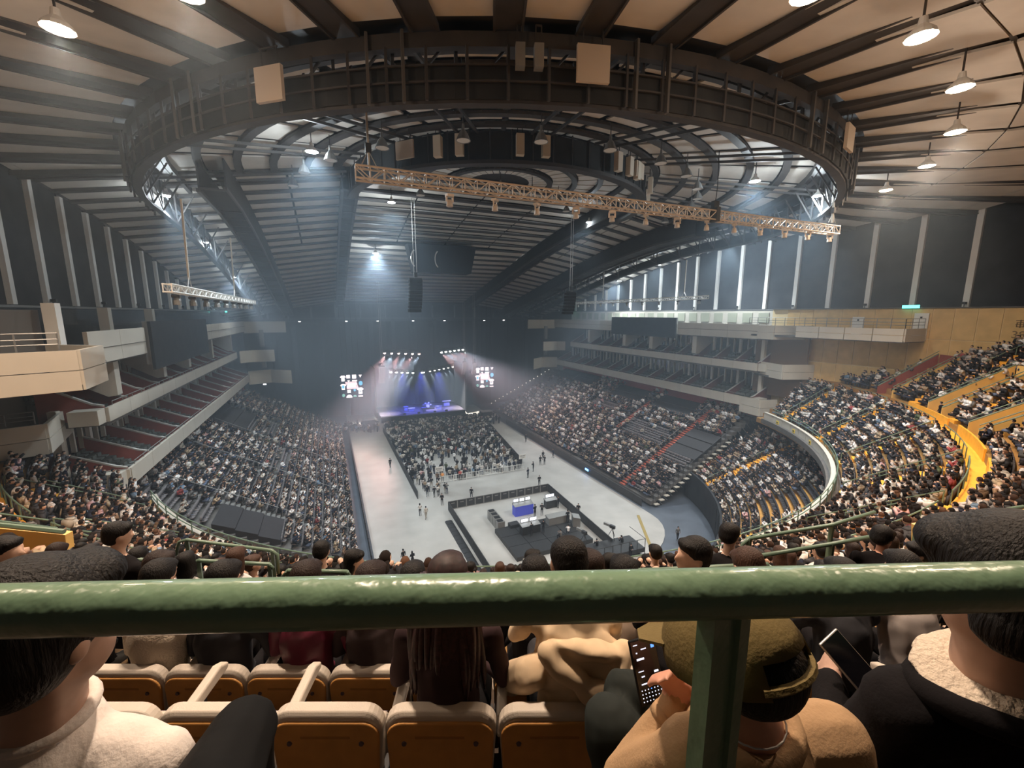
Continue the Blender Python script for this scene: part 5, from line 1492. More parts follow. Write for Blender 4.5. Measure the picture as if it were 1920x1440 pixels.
t = empty('stair_rail', (52.5, 96.5, 11.1), 0, 'handrail running down beside the far right seats', 'railing')
m = MB(); m.tube([(0, 0, 0), (-15, 3, -8.3)], .06, 5); m.bar((-4, .8, -3.2), (-4, .8, -2.2), .1, .1); m.build('rail', M_steel, t)
for x, y, z in ((-16.2, 101, 22.3), (-15.2, 101, 17.2), (-14.6, 99, 11.6)):
    t = empty('balcony_lamp', (x + 2, y, z), 0, 'tiny white lamp at the far end of the %s left balcony' % ('top' if z > 20 else 'middle' if z > 15 else 'lowest'), 'lamp', 'tiny lamps at the far end of the left balconies')
    m = MB(); m.box((0, 0, 0), (.5, .1, .2)); m.build('lamp_face', mat('faint_lamp', (1, 1, 1), .5, emis=(.8, .85, 1), estr=8), t)

# ---- stairs, rails and side walls of openings in the upper tier
def up_rail(t, a, r0, r1, h=.85, side=0.0, mt=None):
    n = max(2, int((r1 - r0) / 1.6)); pts = []
    for k in range(n + 1):
        r = r0 + (r1 - r0) * k / n; x, y = pol(r, a + side); pts.append(Vector((x, y, tier_z(r) + h + .1)))
    m = MB(); m.tube(pts, .035, 6); m.build('handrail', mt or M_green, t)
    for p in pts:
        m = MB(); m.bar(p, p - Vector((0, 0, h)), .05, .05); m.build('rail_post', mt or M_green, t)
for lo, lst in ((True, AIS_LO), (False, AIS_HI)):
    for j, a in enumerate(lst):
        r0, r1 = (UR0, up_r(6) + .86) if lo else (up_r(8), up_r(UROWS - 1))
        x, y = pol((r0 + r1) / 2, a)
        if x > PX - 2: continue
        q = project((x, y, tier_z((r0 + r1) / 2)))
        if q is None or not (-80 < q[0] < 2000): continue
        t = empty('upper_stair', (0, 0, 0), 0, 'yellow stair flight, %s from the right, in the %s half of the upper tier' % (ORD[j], 'lower' if lo else 'upper'), 'stairs')
        for i in range(*((0, 7) if lo else (8, UROWS))):
            for s_ in (0, 1):
                r = up_r(i) + .22 + s_ * .42; x, y = pol(r, a)
                if math.hypot(x, y) < 5: continue
                m = MB(); m.box((0, 0, 0), (.40, 1.05, .28)); g = m.build('tread', M_orange, t, (x, y, up_z(i) + .15 + s_ * .27)); g.rotation_euler = (0, 0, math.radians(a))
        if lo:
            up_rail(t, a, r0 + .2, r0 + 5.8, side=.75); up_rail(t, a, r0 + 1.0, r0 + 4.6, side=-.8)
        elif math.hypot(*pol(r0 + 4, a)) > 7: up_rail(t, a, r0 + 5.2, r0 + 11, side=.75)
t = empty('parapet_rail', (0, 0, 0), 0, 'green handrail standing on the curved front of the upper tier', 'railing')
for r, z in ((35.6, 13.45), (35.6, 13.8)):
    m = MB(); m.tube([(*pol(r, a), z) for a in range(-155, -24, 2)], .035, 6); m.build('handrail', M_green, t)
for a in range(-155, -24, 3):
    x, y = pol(35.6, a); m = MB(); m.bar((x, y, 12.4), (x, y, 13.8), .05, .05); m.build('rail_post', M_green, t)
t = empty('cross_aisle_rail', (0, 0, 0), 0, 'green handrail and low yellow wall along the middle gangway of the upper tier', 'railing')
for (a0, a1) in ((-40, -29), (-53, -43), (-66, -56), (-80, -69), (-96, -83), (-110, -100), (-124, -114), (-138, -128), (-151, -141)):
    r = up_r(7) + .02; z = up_z(7)
    m = MB(); m.tube([(*pol(r, a0 + (a1 - a0) * k / 5), z + .75) for k in range(6)], .035, 6); m.build('handrail', M_green, t)
    for k in range(6):
        x, y = pol(r, a0 + (a1 - a0) * k / 5); m = MB(); m.bar((x, y, z), (x, y, z + .75), .05, .05); m.build('rail_post', M_green, t)
    if a0 > -44: continue
    m = MB(); arc_step(m, up_r(8) - .1, up_r(8) + .02, up_z(7), up_z(8) + .25, a0, a1, 5); m.build('low_wall', M_orange, t)
# mouths of the stairways: two yellow cheeks with a green rail, dark red lining
for j, a in enumerate(VOMS):
    t = empty('stairway_mouth', (0, 0, 0), 0, ['yellow walled entrance stairway farthest along the right upper tier', 'yellow walled entrance stairway in the middle of the right upper tier', 'yellow walled entrance stairway nearest on the right upper tier', 'yellow walled entrance stairway in the left upper tier'][j], 'stairway')
    r0, r1 = up_r(8), up_r(14)
    for sgn in (-1, 1):
        da = math.degrees(1.35 / r0) * sgn
        pts = [(*pol(r0, a + da), tier_z(r0) - .4), (*pol(r0, a + da), tier_z(r0) + .9), (*pol(r1, a + da), tier_z(r1) + 1.0), (*pol(r1, a + da), tier_z(r1) - .4)]
        nrm = Vector((-math.sin(math.radians(a)), math.cos(math.radians(a)), 0)) * .12 * -sgn
        m = MB(); m.prism(pts, nrm); m.build('cheek_wall', M_ylw if sgn < 0 or j else M_red, t)
        p0, p1 = Vector(pts[1]) + nrm / 2, Vector(pts[2]) + nrm / 2
        m = MB(); m.tube([p0 + Vector((0, 0, .05)), p1 + Vector((0, 0, .05))], .06, 6); m.tube([p0 + Vector((0, 0, .35)), p1 + Vector((0, 0, .35))], .035, 6); m.build('handrail', M_green, t)
    m = MB(); m.prism([(*pol(r1, a - 1.5), tier_z(r1) + 1), (*pol(r1, a + 1.5), tier_z(r1) + 1), (*pol(r1, a + 1.5), tier_z(r0)), (*pol(r1, a - 1.5), tier_z(r0))], (.1, -.1, 0)); m.build('end_wall', M_ylw if j else M_red, t)
    m = MB(); m.prism([(*pol(r0, a - 1.7), up_z(7) + .03), (*pol(r0, a + 1.7), up_z(7) + .03), (*pol(r1, a + 1.5), up_z(7) + .03), (*pol(r1, a - 1.5), up_z(7) + .03)], (0, 0, .03)); m.build('landing', M_orange, t)

for (a, r, dz, yaw, ci, ti, lab) in ((-50.2, 44.2, 0, 1.0, 0, 0, 'person in black standing at the foot of the middle right stairway wall'), (-49.0, 45.3, 0, 1.4, 7, 2, 'person in cream top standing in the middle right stairway'), (-48.6, 46.4, 0, .4, 12, 2, 'person in pink top standing in the middle right stairway'), (-48.8, 47.6, .2, 2.2, 4, 0, 'person in graphite jacket standing high in the middle right stairway'), (-49.4, 43.1, 0, .2, 0, 1, 'person in black on the middle gangway before the right stairway'), (-62.5, 43.0, 0, 2.4, 0, 3, 'person in black holding a phone on the orange gangway at right'), (-37.6, 43.4, 0, 1.2, 0, 0, 'person in black standing before the dark red stairway wall')):
    x, y = pol(r, a); person(STD[ti], (x, y, up_z(7) + .04 + dz), math.radians(a) + PI / 2 + yaw - 1, lab, None, TOPM[ci], BOTM[0])
# ================================================================== HAZE in the hall air
def haze_box(y0, y1, dens, nm):
    hz = bpy.data.materials.new(nm); hz.use_nodes = True
    nt = hz.node_tree; nt.nodes.clear()
    ou = nt.nodes.new('ShaderNodeOutputMaterial'); vs_ = nt.nodes.new('ShaderNodeVolumeScatter')
    vs_.inputs['Color'].default_value = ((.66, .83, 1.0, 1) if y0 < 50 else (.62, .79, 1.0, 1)); vs_.inputs['Density'].default_value = dens; vs_.inputs['Anisotropy'].default_value = 0.35
    nt.links.new(vs_.outputs[0], ou.inputs['Volume'])
    m = MB(); m.box((CX, (y0 + y1) / 2, 17.0), (78, y1 - y0, 42)); m.build('haze', hz, kind='stuff', label='thin smoke haze %s of the hall' % ('filling the near air' if y0 < 50 else 'thickening around the stage end'), cat='haze')
haze_box(12, 76, 0.0026, 'hall_haze'); haze_box(76.01, 121, 0.018, 'stage_haze')
# ================================================================== FOREGROUND: rail, nearest rows, people close to the camera
RZ = -YAW
def LW(u, v, z): return R * u + fh * v + Vector((0, 0, z))          # camera-aligned ground frame
def fpix(x, y, v):                                                   # point on a pixel ray at forward distance v
    d = F * FOCAL + R * (x - 960) - U * (y - 720)
    return CAMPOS + d * (v / d.dot(fh))
def zpix(x, y, z):
    d = F * FOCAL + R * (x - 960) - U * (y - 720)
    return CAMPOS + d * ((z - CAMPOS.z) / d.z)
# near steps
root = empty('terrace_near', (0, 0, 0), RZ, kind='structure')
for (v0, v1, z) in ((-1.2, .34, 24.78), (.34, 1.12, 24.2), (1.12, 1.88, 23.45), (1.88, 2.58, 23.05), (2.58, 3.4, 22.72)):
    m = MB(); m.box((0, (v0 + v1) / 2, z - .3), (9.0, v1 - v0 + .02, .6)); m.build('terrace_step', mat('near_step', (.05, .035, .025), .8, noise=.2, nscale=3), root)
# the big rail
M_rail = mat('rail_paint', (.19, .31, .20), .28, noise=.10, nscale=5, bump=.25, bscale=22, coat=.5)
t = empty('guard_rail', (0, 0, 0), 0, 'thick glossy green guard rail crossing the picture close to the camera', 'railing')
ZR = 25.60
pa, pb = zpix(0, 1145, ZR), zpix(1920, 1098, ZR); dr = (pb - pa).normalized()
m = MB(); m.tube([pa - dr * .8, pa, pa.lerp(pb, .33), pa.lerp(pb, .66), pb, pb + dr * .8], .0345, 32); m.build('rail_tube', M_rail, t, smooth=True)
pc = zpix(1352, 1112, ZR)
m = MB(); m.bar(pc + Vector((0, 0, -.02)), pc + Vector((0, 0, -.95)), .03, .052); g = m.build('rail_post', M_rail, t)
m = MB(); m.bar(pc + R * .03 + Vector((0, 0, -.02)), pc + R * .03 + Vector((0, 0, -.95)), .022, .02); m.build('post_flange', M_rail, t)
m = MB(); m.box((pc.x, pc.y, 24.79), (.14, .14, .02)); m.build('post_foot', M_rail, t)
for (px_, py_) in ((1462, 1089), (1205, 1112), (790, 1128), (330, 1120)):
    p = zpix(px_, py_, ZR + .02)
# seats of the nearest rows
M_shell = mat('seat_shell', (.60, .53, .45), .55, noise=.04, nscale=8, bump=.08, bscale=160)
M_wood = mat('seat_wood', (.62, .30, .085), .5, noise=.10, nscale=10)
M_pan = mat('seat_pan_plum', (.12, .085, .10), .6)
M_frame = mat('seat_frame', (.02, .02, .022), .5, .3)
def rounded_outline(wd, z0, z1, rad, n=6):
    p = [(-wd / 2 + .02, z0), (wd / 2 - .02, z0)]
    for k in range(n + 1):
        a = k * PI / 2 / n; p.append((wd / 2 - rad + rad * math.cos(a), z1 - rad + rad * math.sin(a)))
    for k in range(n + 1):
        a = PI / 2 + k * PI / 2 / n; p.append((-wd / 2 + rad + rad * math.cos(a), z1 - rad + rad * math.sin(a)))
    return p
def make_theatre_seat():
    t = empty('theatre_seat', (0, 0, 0))
    def slab(wd, z0, z1, rad, y0, y1, inset, name, mt):
        m = MB(); o = rounded_outline(wd, z0, z1, rad); o2 = rounded_outline(wd - inset, z0 + .0, z1 - inset / 2, rad * .9)
        rings = [[(x, y0 + (y1 - y0) * q, z) for x, z in (o2 if e else o)] for q, e in ((0, 1), (.18, 0), (.82, 0), (1, 1))]
        n = len(o); vs = sum(rings, []); fs = [tuple(range(n)), tuple(range(3 * n, 4 * n))[::-1]]
        for r_ in range(3):
            for k in range(n): fs.append((r_ * n + k, r_ * n + (k + 1) % n, (r_ + 1) * n + (k + 1) % n, (r_ + 1) * n + k))
        m.add(vs, fs); q = m.build(name, mt, t, smooth=False)
        bv = q.modifiers.new('b', 'BEVEL'); bv.width = .006; bv.segments = 2; bv.limit_method = 'ANGLE'
        return q
    slab(.50, .42, .80, .085, .0, .075, .035, 'seat_back', M_shell)
    slab(.478, .26, .762, .075, -.012, .012, .012, 'back_board', M_wood)
    for x in (-.16, .16):
        m = MB(); m.lathe((0, 0, 0), [(.012, 0), (.010, .006)], 10); b = m.build('bolt', M_pan, t, (x, -.012, .66)); b.rotation_euler = (PI / 2, 0, 0)
    m = MB(); m.box((0, -.013, .69), (.22, .002, .012)); m.build('embossed_line', mat('emboss', (.42, .19, .05), .5), t)
    # folded-up pan in front of the back
    m = MB(); m.prism([(-.22, .10, .42), (-.22, .16, .40), (-.22, .215, .585), (-.22, .175, .625), (-.22, .135, .62)], (.44, 0, 0)); q = m.build('seat_pan', [M_shell], t); bv = q.modifiers.new('b', 'BEVEL'); bv.width = .02; bv.segments = 3
    m = MB(); m.prism([(-.2, .175, .40), (-.2, .20, .40), (-.2, .24, .56), (-.2, .215, .58)], (.4, 0, 0)); m.build('pan_underside', M_pan, t)
    m = MB(); m.box((0, .05, .28), (.52, .05, .05)); m.box((.0, .05, .14), (.06, .1, .28)); m.box((-.27, .05, .36), (.03, .12, .2)); m.box((.27, .05, .36), (.03, .12, .2)); m.build('frame', M_frame, t)
    m = MB(); m.prism([(.245, .06, .60), (.245, .12, .655), (.245, .38, .69), (.245, .44, .66), (.245, .43, .63), (.245, .14, .60)], (.05, 0, 0)); q = m.build('armrest', M_shell, t); bv = q.modifiers.new('b', 'BEVEL'); bv.width = .012; bv.segments = 3
    m = MB(); m.box((.27, .2, .45), (.03, .14, .34)); m.build('arm_support', M_frame, t)
    return t
seat0 = make_theatre_seat(); first = True
def put_seat(u, v, z, label, group):
    global first
    o = seat0 if first else copy_tree(seat0); first = False
    o.location = LW(u, v, z); o.rotation_euler = (0, 0, RZ)
    tag(o, label, 'seat', group)
ZA, VA = 23.45, 1.60
ZB, VB = 23.05, 2.24
nmA = ['leftmost tan seat with wooden back in the nearest empty row', 'tan seat with wooden back partly behind the black knee', 'empty tan seat right of the black knee, wooden back', 'tan seat with wooden back directly in front of the long haired woman\'s back', 'tan seat with wooden back behind the beige hooded coat', 'tan seat with wooden back left of the khaki jacket sleeve', 'tan seat under the man in the olive cap\'s arm', 'tan seat in the nearest row hidden beside the dark jacket']
for k in range(8):
    px_ = 180 + 215 * k
    if k == 6: continue
    d = zpix(px_, 1335, 24.25); u = (d - CAMPOS).dot(R)
    put_seat(u, VA, ZA, nmA[k], 'tan seats of the nearest row')
for k in range(9):
    px_ = 240 + 152 * k
    u = (zpix(px_, 1245, 23.85) - CAMPOS).dot(R)
    put_seat(u, VB, ZB, ['tan wooden backed seat of the second row, beside the neck of the man in white', 'tan wooden backed seat of the second row below the black jacket', 'tan wooden backed seat of the second row below the burgundy jacket', 'tan wooden backed seat of the second row left of the long haired woman', 'second row seat hidden by the long haired woman', 'second row seat hidden by the beige coat', 'second row seat hidden right of the beige coat', 'second row seat behind the left phone', 'second row seat behind the olive cap'][k], 'tan seats of the second row')

# ---- hands
def hand_parts(c, fdir, nrm, side=1, s=1.0, curl=.5, z=0):
    """palm at c, fingers along fdir, palm facing nrm, thumb on the given side"""
    f = Vector(fdir).normalized(); n = Vector(nrm); n = (n - f * n.dot(f)).normalized(); x = f.cross(n) * side
    c = Vector(c); P = []
    M = Matrix((x, f, n)).transposed()
    P.append(('e', tuple(c), (.040 * s, .046 * s, .016 * s), M, z))
    for k, (o, L) in enumerate(((-.028, .062), (-.010, .074), (.009, .070), (.027, .054))):
        b = c + x * o * s + f * .036 * s; k1 = b + (f * math.cos(curl) + n * math.sin(curl)) * L * .5 * s
        k2 = k1 + (f * math.cos(curl * 2.1) + n * math.sin(curl * 2.1)) * L * .5 * s
        P.append(('c', tuple(b), tuple(k1), .0095 * s, .0088 * s, z)); P.append(('c', tuple(k1), tuple(k2), .0086 * s, .0072 * s, z))
    b = c - x * .030 * s - f * .014 * s; k1 = b + (-x * .75 + f * .6 + n * .4).normalized() * .038 * s; k2 = k1 + (-x * .1 + f * .8 + n * .5).normalized() * .032 * s
    P.append(('c', tuple(b), tuple(k1), .013 * s, .011 * s, z)); P.append(('c', tuple(k1), tuple(k2), .0105 * s, .0085 * s, z))
    return P
def fig(name_label, parts, hair=None, mats=None, voxel=.012, fold=.004, hairmat=None, hvox=.012, extra_group=None):
    """a close figure: parts are in world space, object origin stays at the lowest part"""
    o0 = Vector(parts[0][1]); o0.z = min(Vector(p[1]).z for p in parts) 
    def sh(p):
        q = list(p); q[1] = tuple(Vector(p[1]) - o0)
        if p[0] == 'c': q[2] = tuple(Vector(p[2]) - o0)
        return tuple(q)
    me = make_body('person_body', [sh(p) for p in parts], voxel, 3, mats, fold)
    o = link('person', me, None, o0, 0, name_label, 'person', extra_group)
    if hair:
        hm = make_body('hair', [sh(p) for p in hair], hvox, 3, [hairmat or M_hair] * 4, 0)
        link('hair', hm, o)
    return o, o0
def near_head(c, r, yaw, nod):          # detailed head in world space, yaw relative to facing the arena
    return head_parts(c, r, 0, RZ + yaw, nod)
M_shirt = mat('white_knit', (.80, .72, .66), .85, noise=.05, nscale=9, bump=.15, bscale=120)
M_tan = mat('tan_twill', (.42, .27, .15), .85, noise=.10, nscale=7, bump=.12, bscale=150)
M_coat = mat('black_wool', (.009, .008, .009), .95, noise=.2, nscale=6, bump=.1, bscale=120)
M_fleece = mat('cream_fleece', (.66, .56, .45), .95, bump=.6, bscale=90)
M_beige = mat('beige_cotton', (.66, .50, .33), .8, noise=.06, nscale=6)
M_olive = mat('olive_cap', (.17, .125, .05), .8, noise=.15, nscale=9, bump=.15, bscale=140)
M_burg = mat('burgundy_nylon', (.12, .012, .03), .5)
M_khaki = mat('taupe_jacket', (.34, .26, .20), .8)
M_puff = mat('grey_puffer', (.40, .35, .33), .6)
M_denim = mat('charcoal_jacket', (.035, .035, .04), .8)
HOT = mat('skin_flush', (.62, .30, .20), .5, noise=.06, nscale=30)

def body_back(u, v, zf, lean=.1, sc=1.0, turn=0.0, nod=-.2, arms='lap', hr=.09):
    """a whole seated figure on row floor zf, in world space"""
    pr, c = seated_parts(lean, turn, nod, arms, hr)
    Mr = Matrix.Rotation(RZ, 3, 'Z'); o = LW(u, v, zf)
    def X(p): return tuple(o + Mr @ (Vector(p) * sc))
    out = []
    for p in pr:
        if p[0] == 'c': out.append(('c', X(p[1]), X(p[2]), p[3] * sc, p[4] * sc, p[5]))
        else: out.append(('e', X(p[1]), tuple(a * sc for a in p[2]), Mr @ (p[3] if p[3] is not None else Matrix.Identity(3)), p[4]))
    return out, X(c), turn, nod
def hair_w(c, r, turn, nod, long_=0.0): return hair_parts(c, r, RZ + turn, nod, long_)
def upx(px_, py_, v): return (fpix(px_, py_, v) - CAMPOS).dot(R)

# -- man in white at the lower left, head turned a little to the right
hc = pix(90, 1185, .80)
H = near_head(hc, .098, -.35, -.1)
sh_l, sh_r = pix(-160, 1400, .86), pix(300, 1425, .90)
P = H + [('c', tuple(hc + Vector((0, 0, -.06)) - fh * .02), tuple(pix(75, 1345, .84)), .062, .072, 0),
     ('c', tuple(pix(60, 1420, .86)), tuple(pix(70, 1680, 1.0)), .13, .17, 1), ('c', tuple(sh_l), tuple(sh_r - R * .06), .085, .075, 1),
     ('c', tuple(sh_r), tuple(pix(400, 1560, 1.0)), .062, .052, 1), ('c', tuple(pix(400, 1560, 1.0)), tuple(pix(330, 1500, 1.2)), .05, .04, 1),
     ('c', tuple(sh_l), tuple(pix(-200, 1650, 1.0)), .07, .055, 1), ('e', tuple(pix(70, 1760, 1.1)), (.2, .2, .13), None, 2)]
P += hand_parts(pix(322, 1490, 1.24), fh, (0, 0, -1))
o, o0 = fig('person in white high-necked knit top with black hair, close at lower left', P, hair_w(hc, .113, -.35, -.1), [M_skin, M_shirt, M_coat, M_shoe], .010, .004, hvox=.012)
m = MB(); 
ring_c = pix(85, 1352, .845)
m.tube([tuple(ring_c - o0 + Vector((math.cos(q) * .074, math.sin(q) * .068, .02 + .012 * math.sin(q - .5)))) for q in np.linspace(0, 2 * PI, 25)[:-1]], .014, 8, closed=True); m.build('collar', M_shirt, o, smooth=True)

# -- man in olive cap with tan jacket
hc = pix(1362, 1222, .78)
H = near_head(hc, .085, .55, -.35)
shl, shr = pix(1290, 1415, .84), pix(1560, 1390, .86)
el = pix(1172, 1462, .98); wr = pix(1258, 1335, .99)
P = H + [('c', tuple(hc + Vector((0, 0, -.05))), tuple(pix(1400, 1350, .82)), .056, .066, 0),
     ('c', tuple(pix(1395, 1440, .86)), tuple(pix(1395, 1700, 1.0)), .135, .165, 1), ('c', tuple(shl), tuple(shr), .068, .075, 1),
     ('c', tuple(shl), tuple(el), .062, .052, 1), ('c', tuple(el), tuple(wr), .05, .036, 1),
     ('c', tuple(shr), tuple(pix(1640, 1560, .98)), .068, .055, 1), ('e', tuple(pix(1395, 1780, 1.1)), (.2, .2, .13), None, 2)]
P += hand_parts(pix(1272, 1292, 1.0), (U * .75 - R * .65), (-R * .3 - fh * .4 + U * .1), side=-1, s=1.0, curl=.55)
o, o0 = fig('man in olive baseball cap and tan jacket holding a phone, close at lower right', P, hair_w(hc, .088, .55, -.35)[1:2] + [('e', tuple(hc + Matrix.Rotation(RZ + .55, 3, 'Z') @ Matrix.Rotation(-.35, 3, 'X') @ Vector((0, -.052, -.008))), (.090, .085, .075), Matrix.Rotation(RZ + .55, 3, 'Z') @ Matrix.Rotation(-.35, 3, 'X'), 0)], [HOT, M_tan, M_coat, M_shoe], .009, .005)
CM = Matrix.Rotation(RZ + .55, 3, 'Z') @ Matrix.Rotation(-.35, 3, 'X')
def caploc(v): return CM @ Vector(v) + (hc - o0)
m = MB(); vs = []; fs = []; n = 20; rr = .110                        # crown, a dome with an opening at the back
for i in range(8):
    t_ = PI / 2 * i / 7
    for j in range(n):
        a = 2 * PI * j / n; vs.append(caploc((rr * .98 * math.cos(a) * math.cos(t_) ** .6 if i < 7 else 0, rr * 1.16 * math.sin(a) * math.cos(t_) ** .6 - .012 if i < 7 else -.012, -.012 + rr * 1.02 * math.sin(t_))))
for i in range(7):
    for j in range(n):
        a = 2 * PI * (j + .5) / n
        if i < 2 and abs(a - 1.5 * PI) < .5: continue
        fs.append((i * n + j, i * n + (j + 1) % n, (i + 1) * n + (j + 1) % n, (i + 1) * n + j))
m.add(vs, fs); cp = m.build('cap', M_olive, o, smooth=True); sd = cp.modifiers.new('s', 'SOLIDIFY'); sd.thickness = .004; sd.offset = 1
m = MB(); m.prism([tuple(caploc((x, y, z))) for x, y, z in [(-.085, .07, .02), (-.08, .14, .008), (-.04, .185, .0), (.04, .185, .0), (.08, .14, .008), (.085, .07, .02)]], (0, 0, .006)); m.build('brim', M_olive, cp)
m = MB(); m.tube([tuple(caploc(((.119 - .010) * math.cos(q), -.012 + .125 * math.sin(q), .0))) for q in np.linspace(1.5 * PI - .7, 1.5 * PI + .7, 8)], .008, 6); m.build('cap_strap', M_olive, cp)
m = MB(); m.tube([tuple(Vector(pix(1400, 1352, .82)) - o0 + R * math.cos(q) * .085 + (fh * .9) * math.sin(q) * .075 + Vector((0, 0, .0 + .02 * math.sin(q)))) for q in np.linspace(0, 2 * PI, 22)[:-1]], .020, 8, closed=True); m.build('collar', M_tan, o, smooth=True)
m = MB(); m.tube([tuple(Vector(pix(1402, 1340, .80)) - o0 + R * math.cos(q) * .066 + fh * math.sin(q) * .055 + Vector((0, 0, .012 * math.sin(q)))) for q in np.linspace(0, 2 * PI, 22)[:-1]], .0018, 5, closed=True); m.build('necklace', M_alu, o)
m = MB(); a_, b_ = el.lerp(wr, .86), el.lerp(wr, .98); m.tube([tuple(a_ - o0), tuple(b_ - o0)], [.040, .038], 14); m.build('cuff', M_tan, o, smooth=True)

def phone(c, right, up, label, lit=True, case=None, wd=.074, hg=.155):
    right = right.normalized(); up = (up - right * up.dot(right)).normalized(); n = right.cross(up)
    t = empty('phone', c, 0, label, 'phone')
    ax = Matrix((right, n, up)).transposed()
    m = MB(); m.box((0, 0, 0), (wd, .009, hg), ax=ax); q = m.build('phone_body', case or M_black, t); bv = q.modifiers.new('b', 'BEVEL'); bv.width = .004; bv.segments = 3
    sgn = -1 if n.dot(F) > 0 else 1
    m = MB(); m.box(n * sgn * .005, (wd * .92, .001, hg * .95), ax=ax); s_ = m.build('screen', mat('phone_glass', (.004, .004, .006), .12), t)
    if lit:
        G = mat('phone_text', (1, 1, 1), .5, emis=(.75, .82, 1), estr=1.1); GB = mat('phone_blue', (.1, .3, 1), .5, emis=(.1, .3, 1), estr=1.6)
        def mark(x, y, w_, h_, g): 
            m = MB(); m.box(n * sgn * .0062 + right * x * wd + up * y * hg, (w_ * wd, .0006, h_ * hg), ax=ax); m.build('screen_mark', g, s_)
        mark(-.3, .42, .16, .012, G); mark(.28, .43, .18, .012, G); mark(.33, .35, .12, .05, GB); mark(-.02, .34, .2, .016, G); mark(-.3, .30, .05, .02, G)
        mark(-.2, .20, .28, .03, G); mark(-.26, .02, .2, .012, G); mark(.3, -.03, .16, .03, G); mark(-.22, -.06, .12, .018, G); mark(-.2, -.17, .26, .018, G)
        for r_ in range(4):
            for c_ in range(7 - (r_ == 3) * 3): mark(-.36 + c_ * .12, -.26 - r_ * .055, .035, .014, GB if (r_ == 0 and c_ == 3) else G)
    return t
c = pix(1213, 1256, 1.08)
phone(c, (R * 1.0 + U * .08 + fh * .25), (U * 1.0 - R * .32 + fh * .15), 'black phone with lit dark screen, held left of the olive cap')
# -- person in black jacket with cream collar at the right edge
hc = pix(1885, 1110, .82)
H = near_head(hc, .10, .5, -.25)
shl, shr = pix(1700, 1330, .92), pix(2160, 1300, .88)
P = H + [('c', tuple(hc + Vector((0, 0, -.05))), tuple(pix(1868, 1250, .86)), .062, .072, 0),
     ('c', tuple(pix(1900, 1380, .92)), tuple(pix(1900, 1650, 1.05)), .15, .18, 1), ('c', tuple(shl), tuple(shr), .085, .085, 1),
     ('c', tuple(shl), tuple(pix(1575, 1440, 1.02)), .078, .062, 1), ('c', tuple(pix(1575, 1440, 1.02)), tuple(pix(1553, 1285, 1.20)), .062, .042, 1),
     ('c', tuple(pix(1760, 1420, .98)), tuple(pix(1680, 1330, 1.12)), .066, .045, 1), ('e', tuple(pix(1900, 1720, 1.1)), (.2, .2, .13), None, 2)]
P += hand_parts(pix(1556, 1255, 1.24), (U * .6 + R * .5 + fh * .4), (R * .7 - U * .4), side=-1, curl=.35)
P += hand_parts(pix(1655, 1285, 1.17), (U * .6 - R * .6 + fh * .3), (-R * .6 - U * .5), side=1, curl=.35)
o, o0 = fig('person in black wool jacket with cream fleece collar, big head of black hair, right edge', P, hair_w(hc, .118, .5, -.25, .10), [M_skin, M_coat, M_coat, M_shoe], .011, .003, hvox=.014)
hm = make_body('fleece_collar', [('e', tuple(pix(1890, 1262, .875) - o0), (.185, .12, .030), Matrix.Rotation(RZ, 3, 'Z') @ Matrix.Rotation(-.10, 3, 'Y'), 1)], .010, 2, [M_fleece] * 4, .006); link('fleece_collar', hm, o)
m = MB(); m.tube([tuple(Vector(pix(1880, 1300, .87)) - o0 + R * math.cos(q) * .15 + fh * math.sin(q) * .10 + Vector((0, 0, .01 * math.sin(q * 2)))) for q in np.linspace(0, 2 * PI, 24)[:-1]], .026, 10, closed=True); m.build('collar_edge', M_coat, o, smooth=True)
phone(pix(1598, 1247, 1.16), (R * .8 + U * .32 + fh * .3), (-R * .75 + U * .8 + fh * .6), 'dark phone in silver frame held by the person at the right edge', False, M_alu, .078, .16)
m = MB(); m.tube([tuple(pix(1633, 1288, 1.15)), tuple(pix(1650, 1302, 1.12)), tuple(pix(1655, 1330, 1.08)), tuple(pix(1650, 1380, 1.08))], .003, 6); m.build('charging_cable', M_white, label='short white cable plugged into the silver framed phone', cat='cable')
# -- knee in black trousers, lower left
P = [('c', tuple(pix(455, 1372, 1.02)), tuple(pix(300, 1700, .62)), .078, .098, 2), ('c', tuple(pix(455, 1372, 1.02)), tuple(pix(480, 1760, 1.25)), .070, .058, 2), ('e', tuple(pix(480, 1800, 1.3)), (.05, .12, .045), None, 3)]
fig('black trousered knee of a person sitting at the lower left', P, None, [M_skin, M_coat, mat('black_trousers', (.006, .006, .006), .8, noise=.2, nscale=8), M_shoe], .012, .002)

# -- woman with long dark hair in the nearest seat row
u = upx(838, 1250, VA + .17)
P, c, tn, nd = body_back(u, VA + .16, ZA + .01, .16, 1.02)
o, o0 = fig('woman with long wavy dark red-brown hair over a brown jacket, seen from behind', P, hair_w(c, .10, 0, -.2, .2), [M_skin, mat('plum_jacket', (.045, .026, .028), .8, noise=.3, nscale=5), M_coat, M_shoe], .014, .006, mat('dark_red_hair', (.024, .009, .009), .6, noise=.6, nscale=50))
M_lock = mat('dark_red_lock', (.036, .011, .012), .45, noise=.6, nscale=60)
for k in range(64):                                                   # long locks hanging down her back
    a = (k / 63 - .5) * 2.5; rr = .095 + .02 * rng.random()
    p0 = Vector(c) - o0; dx_ = math.sin(a); L = rng.uniform(.42, .58)
    pts = []
    for q in range(8):
        tt = q / 7; out = rr * (1 + .75 * tt * (1.3 - tt)) + .008 * math.sin(5 * tt + k * .35)
        pts.append(p0 + R * (dx_ * out * (1 + .35 * tt)) - fh * (math.cos(a) * out + .01 + .07 * tt) + Vector((0, 0, .06 - L * tt)))
    m = MB(); m.tube([tuple(p) for p in pts], [.018, .022, .024, .024, .022, .019, .014, .005], 6); m.build('hair_lock', M_lock, o, smooth=True)
